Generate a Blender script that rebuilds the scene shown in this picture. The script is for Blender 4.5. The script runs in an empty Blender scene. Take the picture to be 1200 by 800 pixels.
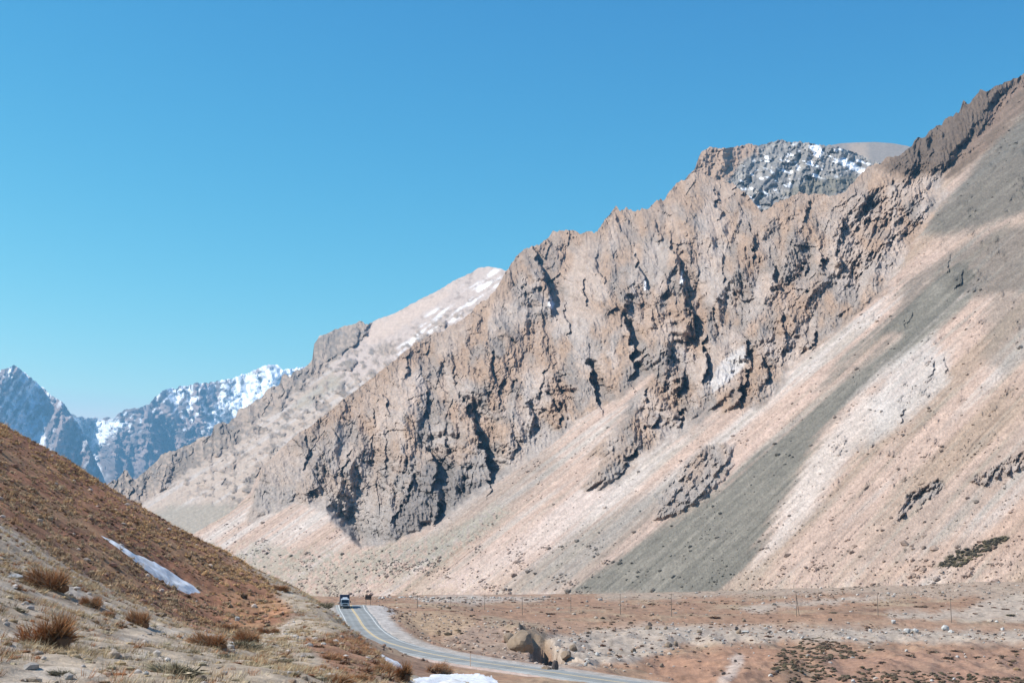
import bpy, math, random
import numpy as np

# ------------------------------------------------------------------ camera, sky, sun, exposure
scene = bpy.context.scene
COL = scene.collection
F = 1200 * 50.0 / 36.0            # focal length in pixels of the 1200 px wide photograph
PITCH = math.atan(280.0 / F)
SUN_EL = math.radians(47.0)
SUN_DIR = (-0.995, -0.10)          # horizontal direction towards the sun
cam_d = bpy.data.cameras.new("camera")
cam_d.lens = 50.0; cam_d.sensor_width = 36.0
cam_d.clip_start = 0.5; cam_d.clip_end = 40000.0
cam = bpy.data.objects.new("camera", cam_d); COL.objects.link(cam)
cam.location = (0, 0, 0); cam.rotation_euler = (math.pi / 2 + PITCH, 0, 0)
scene.camera = cam

world = bpy.data.worlds.new("World"); scene.world = world; world.use_nodes = True
wn = world.node_tree.nodes; wl = world.node_tree.links
bg = wn["Background"]
sky = wn.new("ShaderNodeTexSky"); sky.sky_type = 'NISHITA'; sky.sun_disc = False
sky.sun_elevation = SUN_EL
sky.sun_rotation = math.atan2(SUN_DIR[0], SUN_DIR[1])
sky.altitude = 2700.0; sky.air_density = 1.0; sky.dust_density = 1.0; sky.ozone_density = 1.0
# photographic grade of the whole sky: one curve per channel
sep = wn.new("ShaderNodeSeparateColor"); com = wn.new("ShaderNodeCombineColor")
wl.new(sky.outputs[0], sep.inputs[0])
for ch, (lim, pw, k) in enumerate(((.20, 3.8, 3500.0), (.25, 1.8, 72.0), (.40, .95, 13.8))):
    prev = sep.outputs[ch]
    for op, val in (('MULTIPLY', .06), ('MINIMUM', lim), ('POWER', pw), ('MULTIPLY', k)):
        nd = wn.new("ShaderNodeMath"); nd.operation = op; nd.inputs[1].default_value = val
        wl.new(prev, nd.inputs[0]); prev = nd.outputs[0]
    wl.new(prev, com.inputs[ch])
wl.new(com.outputs[0], bg.inputs[0])
bg.inputs[1].default_value = 0.13

sun_d = bpy.data.lights.new("sun", 'SUN'); sun_d.energy = 5.0; sun_d.angle = math.radians(0.5)
sun_d.color = (1.0, 0.95, 0.88)
sun = bpy.data.objects.new("sun", sun_d); COL.objects.link(sun)
hl = math.hypot(*SUN_DIR)
from mathutils import Vector, Matrix
sv = Vector((SUN_DIR[0] / hl * math.cos(SUN_EL), SUN_DIR[1] / hl * math.cos(SUN_EL), math.sin(SUN_EL)))
sun.rotation_euler = sv.to_track_quat('Z', 'Y').to_euler()
sun.location = (-200, -50, 300)
scene.view_settings.view_transform = 'Standard'; scene.view_settings.look = 'None'
scene.view_settings.gamma = 1.0; scene.view_settings.exposure = 0.66
scene.view_settings.use_curve_mapping = False
scene.cycles.use_denoising = True
scene.cycles.denoising_prefilter = 'ACCURATE'

rng = np.random.default_rng(7)
random.seed(7)

# ------------------------------------------------------------------ numeric helpers
def ae(px, py):
    """direction of a photo pixel as (X/Y, Z/Y)"""
    px = np.asarray(px, float); py = np.asarray(py, float)
    v = (400 - py) / F
    ry = math.cos(PITCH) - v * math.sin(PITCH)
    return (px - 600) / F / ry, (math.sin(PITCH) + v * math.cos(PITCH)) / ry

def pix(X, Y, Z):
    d = Y * math.cos(PITCH) + Z * math.sin(PITCH)
    return 600 + F * X / d, 400 - F * (-Y * math.sin(PITCH) + Z * math.cos(PITCH)) / d

_perm = np.random.default_rng(3).permutation(256)
_perm = np.concatenate([_perm, _perm, _perm]).astype(np.int32)
_gr = np.stack([np.cos(np.arange(256) * 2 * np.pi / 256), np.sin(np.arange(256) * 2 * np.pi / 256)], 1).astype(np.float32)
_gx = _gr[_perm[:256], 0].copy(); _gy = _gr[_perm[:256], 1].copy()

def noise(x, y, seed=0):
    x = np.asarray(x, np.float32) + seed * 17.31; y = np.asarray(y, np.float32) + seed * 9.77
    xi = np.floor(x).astype(np.int32); yi = np.floor(y).astype(np.int32)
    xf = x - xi; yf = y - yi
    xi &= 255; yi &= 255
    u = xf * xf * xf * (xf * (xf * 6 - 15) + 10); v = yf * yf * yf * (yf * (yf * 6 - 15) + 10)
    def g(ix, iy, dx, dy):
        h = _perm[_perm[(ix + seed) & 255] + (iy & 255)]
        return _gx[h] * dx + _gy[h] * dy
    a = g(xi, yi, xf, yf); b = g(xi + 1, yi, xf - 1, yf)
    c = g(xi, yi + 1, xf, yf - 1); d = g(xi + 1, yi + 1, xf - 1, yf - 1)
    return ((a + u * (b - a)) + v * ((c + u * (d - c)) - (a + u * (b - a)))) * 1.45

def fbm(x, y, seed=0, octv=4, gain=0.5, lac=2.03):
    s = 0; a = 1; t = 0
    for i in range(octv):
        s = s + a * noise(x, y, seed + i); t += a; a *= gain
        x = x * lac; y = y * lac
    return s / t

def ridged(x, y, seed=0):
    return 1 - 2 * np.abs(noise(x, y, seed))

def sstep(a, b, x):
    t = np.clip((x - a) / (b - a), 0, 1)
    return t * t * (3 - 2 * t)

def lerp(a, b, t):
    return a + (b - a) * t

def poly_sd(x, y, poly):
    """signed distance (positive inside)"""
    x = np.asarray(x, np.float32); y = np.asarray(y, np.float32)
    out = np.full(x.shape, -1e3, np.float32)
    p = np.asarray(poly, float)
    m = (x > p[:, 0].min() - 40) & (x < p[:, 0].max() + 40) & (y > p[:, 1].min() - 40) & (y < p[:, 1].max() + 40)
    xs, ys = x[m], y[m]
    d2 = np.full(xs.shape, 1e9); ins = np.zeros(xs.shape, bool)
    for i in range(len(p)):
        ax, ay = p[i - 1]; bx, by = p[i]
        ex, ey = bx - ax, by - ay
        t = np.clip(((xs - ax) * ex + (ys - ay) * ey) / (ex * ex + ey * ey + 1e-9), 0, 1)
        d2 = np.minimum(d2, (xs - ax - t * ex) ** 2 + (ys - ay - t * ey) ** 2)
        c = ((ay > ys) != (by > ys)) & (xs < (bx - ax) * (ys - ay) / (by - ay + 1e-12) + ax)
        ins ^= c
    d = np.sqrt(d2)
    out[m] = np.where(ins, d, -d)
    return out

def pmask(x, y, poly, soft=4):
    return sstep(-soft, soft, poly_sd(x, y, poly))

def line_sd(x, y, pts):
    """signed distance to an open polyline running downwards (positive = to its right), and position 0..1 along it"""
    p = np.asarray(pts, float)
    best = np.full(x.shape, 1e9); side = np.zeros(x.shape); par = np.zeros(x.shape)
    L = np.concatenate([[0], np.cumsum(np.hypot(*np.diff(p, axis=0).T))])
    for i in range(len(p) - 1):
        ax, ay = p[i]; ex, ey = p[i + 1] - p[i]
        l = math.hypot(ex, ey)
        t = ((x - ax) * ex + (y - ay) * ey) / (l * l)
        tc = np.clip(t, 0, 1)
        d = np.hypot(x - ax - tc * ex, y - ay - tc * ey)
        cr = ((x - ax) * ey - (y - ay) * ex) / l
        m = d < best
        best = np.where(m, d, best); side = np.where(m, cr, side); par = np.where(m, (L[i] + np.clip(t, -1, 2) * l) / L[-1], par)
    return np.where(side > 0, best, -best), par

def rgb(*c):
    return np.array(c, np.float32)

def mixc(c, c2, m):
    return c + (np.asarray(c2, np.float32) - c) * np.asarray(m, np.float32)[..., None]

# ------------------------------------------------------------------ mesh helpers
def make_mesh(name, V, Fc, col=None, mat=None, smooth=False, attr="Col"):
    """V (n,3); Fc (m,k) k = 3 or 4"""
    me = bpy.data.meshes.new(name)
    V = np.ascontiguousarray(V, np.float32); Fc = np.ascontiguousarray(Fc, np.int32)
    n, (m, k) = len(V), Fc.shape
    me.vertices.add(n); me.vertices.foreach_set("co", V.ravel())
    me.loops.add(m * k); me.loops.foreach_set("vertex_index", Fc.ravel())
    me.polygons.add(m)
    me.polygons.foreach_set("loop_start", np.arange(0, m * k, k, dtype=np.int32))
    me.polygons.foreach_set("loop_total", np.full(m, k, np.int32))
    me.polygons.foreach_set("use_smooth", np.full(m, smooth, bool))
    if col is not None:
        at = me.attributes.new(attr, 'FLOAT_COLOR', 'POINT')
        c4 = np.ones((n, 4), np.float32); c4[:, :3] = np.clip(col, 0, 1)
        at.data.foreach_set("color", c4.ravel())
    me.update(calc_edges=True)
    if mat: me.materials.append(mat)
    return me

def link(name, me, parent=None, **props):
    o = bpy.data.objects.new(name, me); COL.objects.link(o)
    if parent: o.parent = parent
    for k, v in props.items(): o[k] = v
    return o

def grid_faces(r, c, off=0):
    i = np.arange(r * c).reshape(r, c) + off
    return np.stack([i[:-1, :-1], i[1:, :-1], i[1:, 1:], i[:-1, 1:]], -1).reshape(-1, 4)

def new_mat(name):
    m = bpy.data.materials.new(name); m.use_nodes = True
    b = m.node_tree.nodes["Principled BSDF"]
    b.inputs["Roughness"].default_value = 0.9
    b.inputs["Specular IOR Level"].default_value = 0.15
    return m, m.node_tree.nodes, m.node_tree.links, b

def earth_mat(name, scales, amount=0.22, bump=0.0, bump_scale=1.0, rough=0.95):
    """colour attribute broken up by object-space noise, with fine relief"""
    m, n, l, b = new_mat(name)
    b.inputs["Roughness"].default_value = rough
    at = n.new("ShaderNodeAttribute"); at.attribute_name = "Col"
    tc = n.new("ShaderNodeTexCoord")
    last = at.outputs["Color"]
    for s in scales:
        t = n.new("ShaderNodeTexNoise"); t.inputs["Scale"].default_value = s; t.inputs["Detail"].default_value = 4
        t.inputs["Roughness"].default_value = 0.65
        l.new(tc.outputs["Object"], t.inputs["Vector"])
        mr = n.new("ShaderNodeMapRange"); mr.inputs[1].default_value = 0.3; mr.inputs[2].default_value = 0.7
        mr.inputs[3].default_value = 1 - amount; mr.inputs[4].default_value = 1 + amount
        l.new(t.outputs["Fac"], mr.inputs[0])
        mx = n.new("ShaderNodeVectorMath"); mx.operation = 'SCALE'
        l.new(last, mx.inputs[0]); l.new(mr.outputs[0], mx.inputs["Scale"])
        last = mx.outputs[0]
    l.new(last, b.inputs["Base Color"])
    if bump:
        t = n.new("ShaderNodeTexNoise"); t.inputs["Scale"].default_value = bump_scale; t.inputs["Detail"].default_value = 6
        t.inputs["Roughness"].default_value = 0.7
        l.new(tc.outputs["Object"], t.inputs["Vector"])
        bp = n.new("ShaderNodeBump"); bp.inputs["Strength"].default_value = 1.0; bp.inputs["Distance"].default_value = bump
        l.new(t.outputs["Fac"], bp.inputs["Height"]); l.new(bp.outputs[0], b.inputs["Normal"])
    return m

def plain_mat(name, c, rough=0.6, metal=0.0, var=0.1, scale=3.0, spec=0.3):
    m, n, l, b = new_mat(name)
    b.inputs["Roughness"].default_value = rough; b.inputs["Metallic"].default_value = metal
    b.inputs["Specular IOR Level"].default_value = spec
    tc = n.new("ShaderNodeTexCoord"); t = n.new("ShaderNodeTexNoise"); t.inputs["Scale"].default_value = scale
    t.inputs["Detail"].default_value = 5
    l.new(tc.outputs["Object"], t.inputs["Vector"])
    r = n.new("ShaderNodeValToRGB")
    r.color_ramp.elements[0].position = 0.3; r.color_ramp.elements[1].position = 0.7
    r.color_ramp.elements[0].color = (*[x * (1 - var) for x in c], 1); r.color_ramp.elements[1].color = (*[min(1, x * (1 + var)) for x in c], 1)
    l.new(t.outputs["Fac"], r.inputs[0]); l.new(r.outputs[0], b.inputs["Base Color"])
    return m

M_rock = earth_mat("mountain_rock", (0.12, 0.5), 0.16, 1.0, 0.45)
M_far = earth_mat("far_rock", (0.02, 0.08), 0.12)
M_ground = earth_mat("valley_soil", (0.5, 3.0), 0.22, 0.12, 2.5)
M_grass = earth_mat("dry_grass", (0.8,), 0.18, rough=0.8)
M_stone = earth_mat("stone", (1.5,), 0.2, 0.05, 4.0)

# ------------------------------------------------------------------ relief surfaces of the mountains
def interp(xs, pts):
    p = np.asarray(pts, float)
    return np.interp(xs, p[:, 0], p[:, 1])

def relief(px, top, bot, rows, bias=1.0):
    v = np.linspace(0, 1, rows)[:, None] ** bias
    k = 41                                                # rows follow the crest at the top and even out below it
    ts = np.convolve(np.pad(top, k // 2, mode='edge'), np.hanning(k + 2)[1:-1] / np.hanning(k + 2)[1:-1].sum(), mode='valid')
    return np.broadcast_to(px, (rows, len(px))).copy(), ts[None, :] + v * (bot - ts)[None, :] + (top - ts)[None, :] * (1 - v) ** 7

def surface(name, PX, PY, T, col, mat, label):
    """surface from directions and distances, closed behind its crest by a slope that falls away"""
    a, e = ae(PX, PY)
    X, Y, Z = a * T, T, e * T
    back = []
    for k, dz in ((1.015, 0.96), (1.06, 0.86), (1.2, 0.5), (1.3, 0.0)):
        back.append(np.stack([X[0] * k, Y[0] * k, np.minimum(Z[0], Z[0] * dz - 5)], -1))
    V = np.concatenate([np.stack(back[::-1], 0), np.stack([X, Y, Z], -1)], 0)
    C = np.concatenate([np.repeat(col[:1], 4, 0), col], 0)
    r, c = V.shape[:2]
    me = make_mesh(name, V.reshape(-1, 3), grid_faces(r, c), C.reshape(-1, 3), mat, smooth=False)
    return link(name, me, kind="structure", label=label)

PINK = rgb(.385, .283, .23); PALE = rgb(.43, .375, .34); TAN = rgb(.285, .21, .155)
GREY = rgb(.150, .137, .114); R_OR = rgb(.315, .222, .163); R_GR = rgb(.245, .207, .183); R_PALE = rgb(.415, .352, .315)
R_DARK = rgb(.17, .15, .14); SNOW = rgb(.86, .88, .92)

def worley(x, y, seed=0):
    """random value and local tilt of the nearest cell, and distance to the cell border"""
    x = np.asarray(x, np.float32); y = np.asarray(y, np.float32)
    xi = np.floor(x).astype(np.int32); yi = np.floor(y).astype(np.int32)
    b1 = np.full(x.shape, 9.0, np.float32); b2 = b1.copy(); hid = np.zeros(x.shape, np.int32); ox = np.zeros_like(b1); oy = np.zeros_like(b1)
    for i in (-1, 0, 1):
        for j in (-1, 0, 1):
            h = _perm[_perm[(xi + i + seed * 7) & 255] + ((yi + j + seed * 3) & 255)]
            h2 = _perm[h + 91]
            dx = x - (xi + i + .1 + .8 * h / 255.0).astype(np.float32); dy = y - (yi + j + .1 + .8 * h2 / 255.0).astype(np.float32)
            d = dx * dx + dy * dy
            n1_ = d < b1
            b2 = np.where(n1_, b1, np.minimum(b2, d)); hid = np.where(n1_, h, hid); ox = np.where(n1_, dx, ox); oy = np.where(n1_, dy, oy); b1 = np.where(n1_, d, b1)
    r1 = _perm[hid + 13] / 127.5 - 1; r2 = _perm[hid + 57] / 127.5 - 1; r3 = _perm[hid + 133] / 127.5 - 1
    return r1, r2 * ox * 1.6 + r3 * oy * 1.6, np.sqrt(b2) - np.sqrt(b1)

def rock_relief(PX, PY, lean=0.25, sc=1.0, seed=20, lean_big=None):
    """spurs, clefts and fractured blocks, in metres towards the viewer, zero on average"""
    wx = PX + 6 * noise(PX / 60, PY / 60, seed + 1) + 1.2 * noise(PX / 11, PY / 9, seed + 2) + .5 * noise(PX / 4, PY / 4, seed + 4)
    wy = PY + 9 * noise(PX / 70, PY / 50, seed + 3) + 1.2 * noise(PX / 9, PY / 11, seed + 16)
    q = wx - lean * wy
    ql = wx + (lean_big if lean_big is not None else -lean) * wy
    rough = .42 + .95 * sstep(-.32, .35, fbm(PX / 52, PY / 60, seed + 17, 2))
    out = 0
    for i, (w, st, A) in enumerate(((125, 2.2, 52), (62, 2.3, 38))):
        out = out + A * (ridged(ql / (w * sc), wy / (w * st * sc), seed + 5 + i) - .45)
    for i, (w, st, A) in enumerate(((27, 2.3, 18), (13.5, 2.4, 9))):
        out = out + A * (ridged(q / (w * sc), wy / (w * st * sc), seed + 7 + i) - .45) * (.5 + .5 * rough)
    for i, (w, st, A, B) in enumerate(((34, 1.7, 5, 9), (17, 1.9, 3.6, 6.5), (8.4, 1.7, 1.8, 4.0), (4.3, 1.4, 1.2, 2.6))):
        r, tl, ed = worley(q / (w * sc), wy / (w * st * sc), seed + 9 + i)
        out = out + rough * (A * r + B * tl)
    out = out + 4.0 * noise((wx + wy * 0.6) / 34, (wy - wx * .12) / 6, seed + 14)
    out = out + (.4 + .6 * rough) * (2.4 * noise(PX / 3.1, PY / 2.8, seed + 15) + 1.2 * noise(PX / 1.8, PY / 1.9, seed + 21)) + rough * (4.6 * ridged(q / 6.6, wy / 17, seed + 18) + 2.6 * ridged(q / 3.4, wy / 8, seed + 19) - 3.3)
    return out

RIBS = [  # polyline (photo px, running down) and shadow width in px
    ([(627, 296), (633, 315), (640, 338), (646, 362)], 17), ([(786, 282), (796, 312), (801, 338)], 7),
    ([(880, 264), (882, 305)], 6), ([(733, 380), (741, 410), (741, 446)], 17), ([(689, 430), (696, 458), (703, 478)], 18),
    ([(546, 478), (560, 508), (569, 535), (571, 564)], 18), ([(803, 352), (811, 370), (816, 388)], 15), ([(743, 300), (751, 320), (758, 337)], 8),
    ([(684, 328), (691, 358)], 6), ([(730, 345), (736, 362)], 7), ([(764, 364), (770, 382)], 6), ([(824, 390), (827, 446)], 5),
    ([(874, 397), (878, 428)], 6), ([(802, 438), (798, 462)], 6), ([(575, 410), (576, 440)], 5), ([(587, 446), (586, 478)], 5),
    ([(600, 443), (602, 458)], 4), ([(640, 404), (643, 430)], 4), ([(641, 432), (634, 461)], 5), ([(480, 414), (474, 440)], 6),
    ([(500, 458), (496, 490)], 8), ([(450, 463), (456, 482)], 6), ([(437, 480), (440, 498)], 5), ([(553, 478), (558, 498)], 7),
    ([(576, 418), (577, 444)], 5), ([(716, 515), (716, 547)], 7), ([(744, 528), (732, 545), (724, 560)], 8), ([(801, 440), (795, 455)], 6),
    ([(800, 480), (792, 498)], 6), ([(770, 488), (767, 500)], 6), ([(867, 450), (869, 478)], 6), ([(825, 410), (827, 445)], 6),
    ([(874, 436), (866, 474)], 7), ([(955, 390), (950, 408)], 7), ([(839, 224), (842, 254)], 6), ([(948, 238), (943, 258)], 7),
    ([(986, 258), (989, 282)], 5), ([(1011, 230), (1014, 264)], 6), ([(1046, 214), (1049, 236)], 5), ([(981, 290), (984, 310)], 5),
    ([(962, 298), (967, 318)], 5), ([(941, 308), (944, 322)], 4), ([(906, 312), (910, 334)], 7), ([(660, 355), (668, 392)], 6),
    ([(612, 330), (618, 352)], 5), ([(700, 300), (708, 330)], 5), ([(530, 420), (534, 446)], 6), ([(520, 500), (524, 530)], 6),
    ([(505, 532), (512, 552), (508, 570)], 12), ([(480, 560), (478, 585)], 8), ([(515, 590), (508, 612)], 12), ([(470, 590), (462, 612)], 6),
    ([(410, 530), (402, 556)], 5), ([(390, 500), (394, 516)], 5), ([(357, 512), (361, 530)], 7), ([(362, 533), (356, 548)], 6),
    ([(620, 470), (624, 500)], 5), ([(652, 470), (655, 496)], 6), ([(600, 500), (604, 526)], 5), ([(780, 400), (786, 424)], 5),
    ([(845, 300), (850, 330)], 4), ([(915, 370), (922, 400)], 6), ([(895, 420), (900, 446)], 5), ([(760, 455), (756, 470)], 5),
    ([(840, 560), (833, 574)], 2.6), ([(808, 562), (802, 578)], 2.6), ([(718, 250), (728, 268)], 7), ([(768, 262), (774, 284)], 5),
    ([(1060, 600), (1054, 610)], 1.8), ([(1082, 590), (1076, 600)], 1.8), ([(1105, 570), (1100, 577)], 1.8), ([(1172, 548), (1162, 560)], 1.8),
    ([(1198, 530), (1190, 544)], 1.8), ([(1100, 145), (1104, 160)], 6), ([(1133, 122), (1138, 140)], 6), ([(1072, 172), (1076, 188)], 6),
    ([(1154, 108), (1158, 126)], 7), ([(1090, 160), (1092, 180)], 6), ([(1115, 300), (1108, 320)], 5), ([(1130, 318), (1122, 336)], 6),
    ([(1068, 368), (1060, 382)], 5), ([(1094, 425), (1090, 440)], 5), ([(1062, 480), (1058, 494)], 5), ([(1108, 420), (1106, 436)], 4),
]

def rib_relief(PX, PY, ribs, gain=5.0):
    out = np.zeros(PX.shape, np.float32)
    wx = PX + 6 * noise(PX / 16, PY / 13, 60) + 3.0 * noise(PX / 6, PY / 5, 61) + 1.2 * noise(PX / 3, PY / 3, 62)
    mod = 1 + .55 * noise(PX / 13, PY / 9, 63)
    for pts, w in ribs:
        p = np.asarray(pts, float)
        m = (PX > p[:, 0].min() - 6 * w) & (PX < p[:, 0].max() + 4 * w) & (PY > p[:, 1].min() - 2 * w) & (PY < p[:, 1].max() + 2 * w)
        if not m.any(): continue
        s, t = line_sd(wx[m], PY[m], pts)
        L = np.hypot(*np.diff(p, axis=0).T).sum()
        end = sstep(-0.30, 0.15, t) * (1 - sstep(0.85, 1.3, t))
        d = np.where(s < 0, np.exp(-(s / (2.0 * w)) ** 2), -0.6 * np.exp(-(s / (1.1 * w)) ** 2))
        # sharp lip
        d = np.where(np.abs(s) < 0.6, d * 0.7, d)
        out[m] += gain * (1.35 if w >= 11 else 1.0) * w * 0.66 * d * end * mod[m]
    return out

# main mountain wall: scree slopes below, cliffs above
SKY_A = [(180, 652), (227, 625), (270, 600), (293, 577), (306, 548), (330, 525), (350, 507), (365, 498), (400, 470), (440, 440), (472, 414),
         (481, 406), (492, 399), (505, 391), (520, 387), (532, 379), (547, 370), (558, 358), (570, 350), (580, 341), (590, 322), (601, 306),
         (612, 294), (620, 290), (632, 286), (638, 281), (648, 272), (656, 271), (666, 270), (672, 268), (678, 273), (690, 272), (700, 272),
         (706, 262), (711, 255), (718, 246), (722, 241), (727, 246), (735, 243), (742, 248), (752, 245), (760, 245), (764, 240), (770, 234), (777, 236),
         (783, 227), (790, 218), (797, 213), (806, 209), (811, 203), (818, 202), (829, 206), (838, 210), (850, 213), (862, 217), (874, 227), (884, 238),
         (892, 248), (900, 244), (909, 238), (920, 233), (930, 229), (940, 226), (950, 228), (962, 227), (975, 229), (985, 228), (992, 222), (1005, 208),
         (1015, 198), (1022, 192), (1031, 193), (1039, 185), (1047, 184), (1058, 181), (1066, 172), (1074, 163), (1084, 160), (1090, 153), (1096, 149), (1104, 145),
         (1108, 139), (1117, 135), (1124, 131), (1129, 119), (1136, 121), (1143, 113), (1148, 105), (1153, 107), (1160, 107), (1166, 101),
         (1175, 98), (1183, 94), (1192, 91), (1200, 86), (1240, 66), (1300, 40), (1360, 24), (1420, 18)]
PA, PB, PC = 0.5271, 0.3809, 353.0
pxA = np.concatenate([np.arange(180, 1216, 1.0), np.linspace(1218, 1420, 60)])
topA = interp(pxA, SKY_A)
jag = 2.2 * noise(pxA / 6.0, pxA * 0 + .5, 40) + 1.4 * noise(pxA / 2.7, pxA * 0 + .5, 41)
topA = topA + jag * np.where(pxA < 300, 0.2, np.where(pxA < 480, 0.8, 1.0)) * np.where(pxA > 1160, 0.7, 1)
PX, PY = relief(pxA, topA, np.full(len(pxA), 722.0), 425, 0.95)
a, e = ae(PX, PY)
T = PC / (PA * a + PB - e)
Xb, Yb = a * T, T
Sk = (Xb - 223) * -.613 + (Yb - 620) * .79             # along the foot of the slope
Up = (Xb - 223) * .79 + (Yb - 620) * .613              # uphill
lft = sstep(430, 620, PX)
wPX = PX + 9 * noise(Sk / 30, Up / 90, 1) * lft + 4 * noise(Sk / 9, Up / 20, 2) * lft + (1 - lft) * 7 * fbm(PX / 20, PY / 20, 11, 3)
wPY = PY + 5 * noise(Sk / 22, Up / 50, 3) * lft + 2.5 * noise(PX / 7, PY / 7, 4)
R1 = [(290, 612), (306, 548), (350, 505), (400, 464), (472, 408), (505, 384), (560, 350), (590, 312), (612, 284), (655, 260), (700, 260), (722, 230),
      (762, 232), (815, 190), (850, 200), (892, 236), (930, 220), (990, 214), (1025, 184), (1045, 180), (1112, 205), (1098, 235), (1065, 300), (1032, 345),
      (997, 372), (962, 402), (934, 428), (905, 470), (880, 480), (838, 477), (804, 511), (780, 516), (746, 540), (716, 572), (697, 584), (690, 560),
      (706, 520), (740, 470), (770, 438), (756, 440), (716, 467), (682, 486), (652, 520), (615, 541), (574, 567), (510, 614), (450, 637), (423, 640), (402, 622),
      (380, 598), (345, 588), (315, 602)]
R2 = [(765, 606), (790, 602), (817, 585), (860, 544), (860, 522), (824, 526), (800, 551), (775, 580)]
R3 = [[(1050, 616), (1085, 592), (1112, 572), (1108, 563), (1070, 583)], [(1140, 562), (1170, 545), (1212, 522), (1212, 540), (1165, 564), (1148, 572)]]
R4 = [(1030, 196), (1074, 155), (1116, 124), (1151, 95), (1205, 70), (1240, 60), (1180, 122), (1150, 158), (1110, 200), (1060, 208)]
R5 = [(985, 480), (1030, 440), (1130, 362), (1200, 330), (1420, 280), (1420, 500), (1190, 520), (1100, 560), (1000, 580), (945, 570)]
R6 = [(1067, 273), (1105, 235), (1168, 160), (1230, 100), (1420, 20), (1420, 262), (1200, 252), (1151, 267), (1110, 277)]
R7 = [(1060, 330), (1160, 268), (1200, 262), (1420, 240), (1420, 330), (1190, 345), (1140, 350), (1090, 330), (1030, 400)]
R8 = [(1010, 345), (1060, 300), (1110, 262), (1180, 258), (1150, 290), (1090, 320), (1040, 372), (1000, 400)]
fing = 30 * fbm(Sk / 17, Up / 260, 12, 3) * sstep(440, 600, PX)
fPX = wPX - .78 * fing; fPY = wPY + .62 * fing
sd1 = poly_sd(fPX, fPY, R1); m1 = sstep(-5, 5, sd1); m2 = pmask(wPX, wPY, R2, 4)
LOWB = R1[R1.index((1112, 205)):] + R1[:1]
dl = np.abs(line_sd(fPX, fPY, LOWB)[0])
dl = np.where(sd1 > 0, dl, 0)
m1s = m1 * sstep(-4, 12 + 18 * lft, dl)
m3 = np.maximum(pmask(wPX, wPY, R3[0], 3), pmask(wPX, wPY, R3[1], 3))
m4 = pmask(wPX, wPY, R4, 6); m5 = pmask(wPX, wPY, R5, 14); m6 = pmask(wPX, wPY, R6, 6)
m7 = pmask(wPX, wPY, R7, 6); m8 = pmask(wPX, wPY, R8, 8)
# scree chutes between the crags
chute = sstep(0.0, 0.6, fbm(Sk / 60, Up / 260, 9, 2)) * sstep(620, 820, PX) * 0.5
rock = np.maximum.reduce([m1 * (1 - chute), m2 * .8, m3 * .55, m4 * .75])
patchy = sstep(0.05, 0.4, fbm(PX / 26, PY / 22, 15, 3))
rub = np.maximum.reduce([m5 * .17 * patchy, m6 * .28 * patchy, m7 * .24 * patchy, m8 * .16 * patchy])
relA = rock_relief(PX, PY, lean=0.15, lean_big=.38)
# right part: ribs lean the other way, along the slope
relR = rock_relief(PX, PY, lean=-0.45, seed=70, lean_big=.55)
rt = sstep(800, 980, PX + .5 * (PY - 400))
relA = lerp(relA, relR, rt)
amp = np.clip(np.maximum.reduce([m1s * (1 - chute), m2 * .22, m3 * .12, m4 * .95]), 0, 1)
slp = (PX * .8 + PY * .6); acr = (PY * .8 - PX * .6)
kn = np.maximum(0, fbm(slp / 6, acr / 11, 601, 4) + .02) * 26 + np.maximum(0, fbm(slp / 2.6, acr / 3.6, 605, 2)) * 5
knob = np.maximum.reduce([m5 * .30 * patchy, m6 * .42 * patchy, m7 * .40 * patchy, m8 * .30 * patchy, m2 * .75, m3 * .8, m4 * .35])
rel_all = amp * relA * 1.2 + rib_relief(PX, PY, RIBS) * np.clip(amp * 1.6 + .2, 0, 1)
lim = np.where(m1 > .3, 3.0 + .7 * dl + (1 - lft) * (5 + .6 * dl), 5.0)
lim = np.maximum(lim, 34 * m4)
disp = kn * knob + np.where(rel_all > 0, lim * np.tanh(rel_all / lim), rel_all)
disp = disp + np.maximum(m1 * sstep(0, 10, dl), 1.6 * m4) * (3.0 * ridged((PX - .15 * PY) / 5, PY / 11, 640) + 2.2 * noise(PX / 2.6, PY / 2.6, 641) + 5 * np.maximum(0, fbm(PX / 10, PY / 13, 642, 3)))
# scree: furrows running down the slope and scattered lumps
disp = disp + (1 - rock) * (2.2 * fbm(Sk / 26, Up / 220, 90, 3) + .8 * ridged((Sk + 8 * noise(Sk / 40, Up / 60, 93)) / 7, Up / 70, 94) + .7 * noise(Sk / 3.2, Up / 30, 98) + 0.35 * noise(PX / 2.4, PY / 2.4, 95)
                            + 1.6 * sstep(.72, .95, noise(PX / 2.8, PY / 2.5, 96) + .45 * fbm(PX / 45, PY / 45, 97, 2)) )
# low rubble ridge at the foot, left
foot = pmask(wPX, wPY, [(240, 632), (330, 640), (420, 645), (520, 625), (585, 590), (600, 600), (520, 660), (440, 690), (370, 705), (280, 700)], 8)
disp = disp + foot * (3 * fbm(PX / 14, PY / 9, 110, 4) + 1.2 * fbm(PX / 4, PY / 3, 114, 2))
T2 = T - disp
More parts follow.
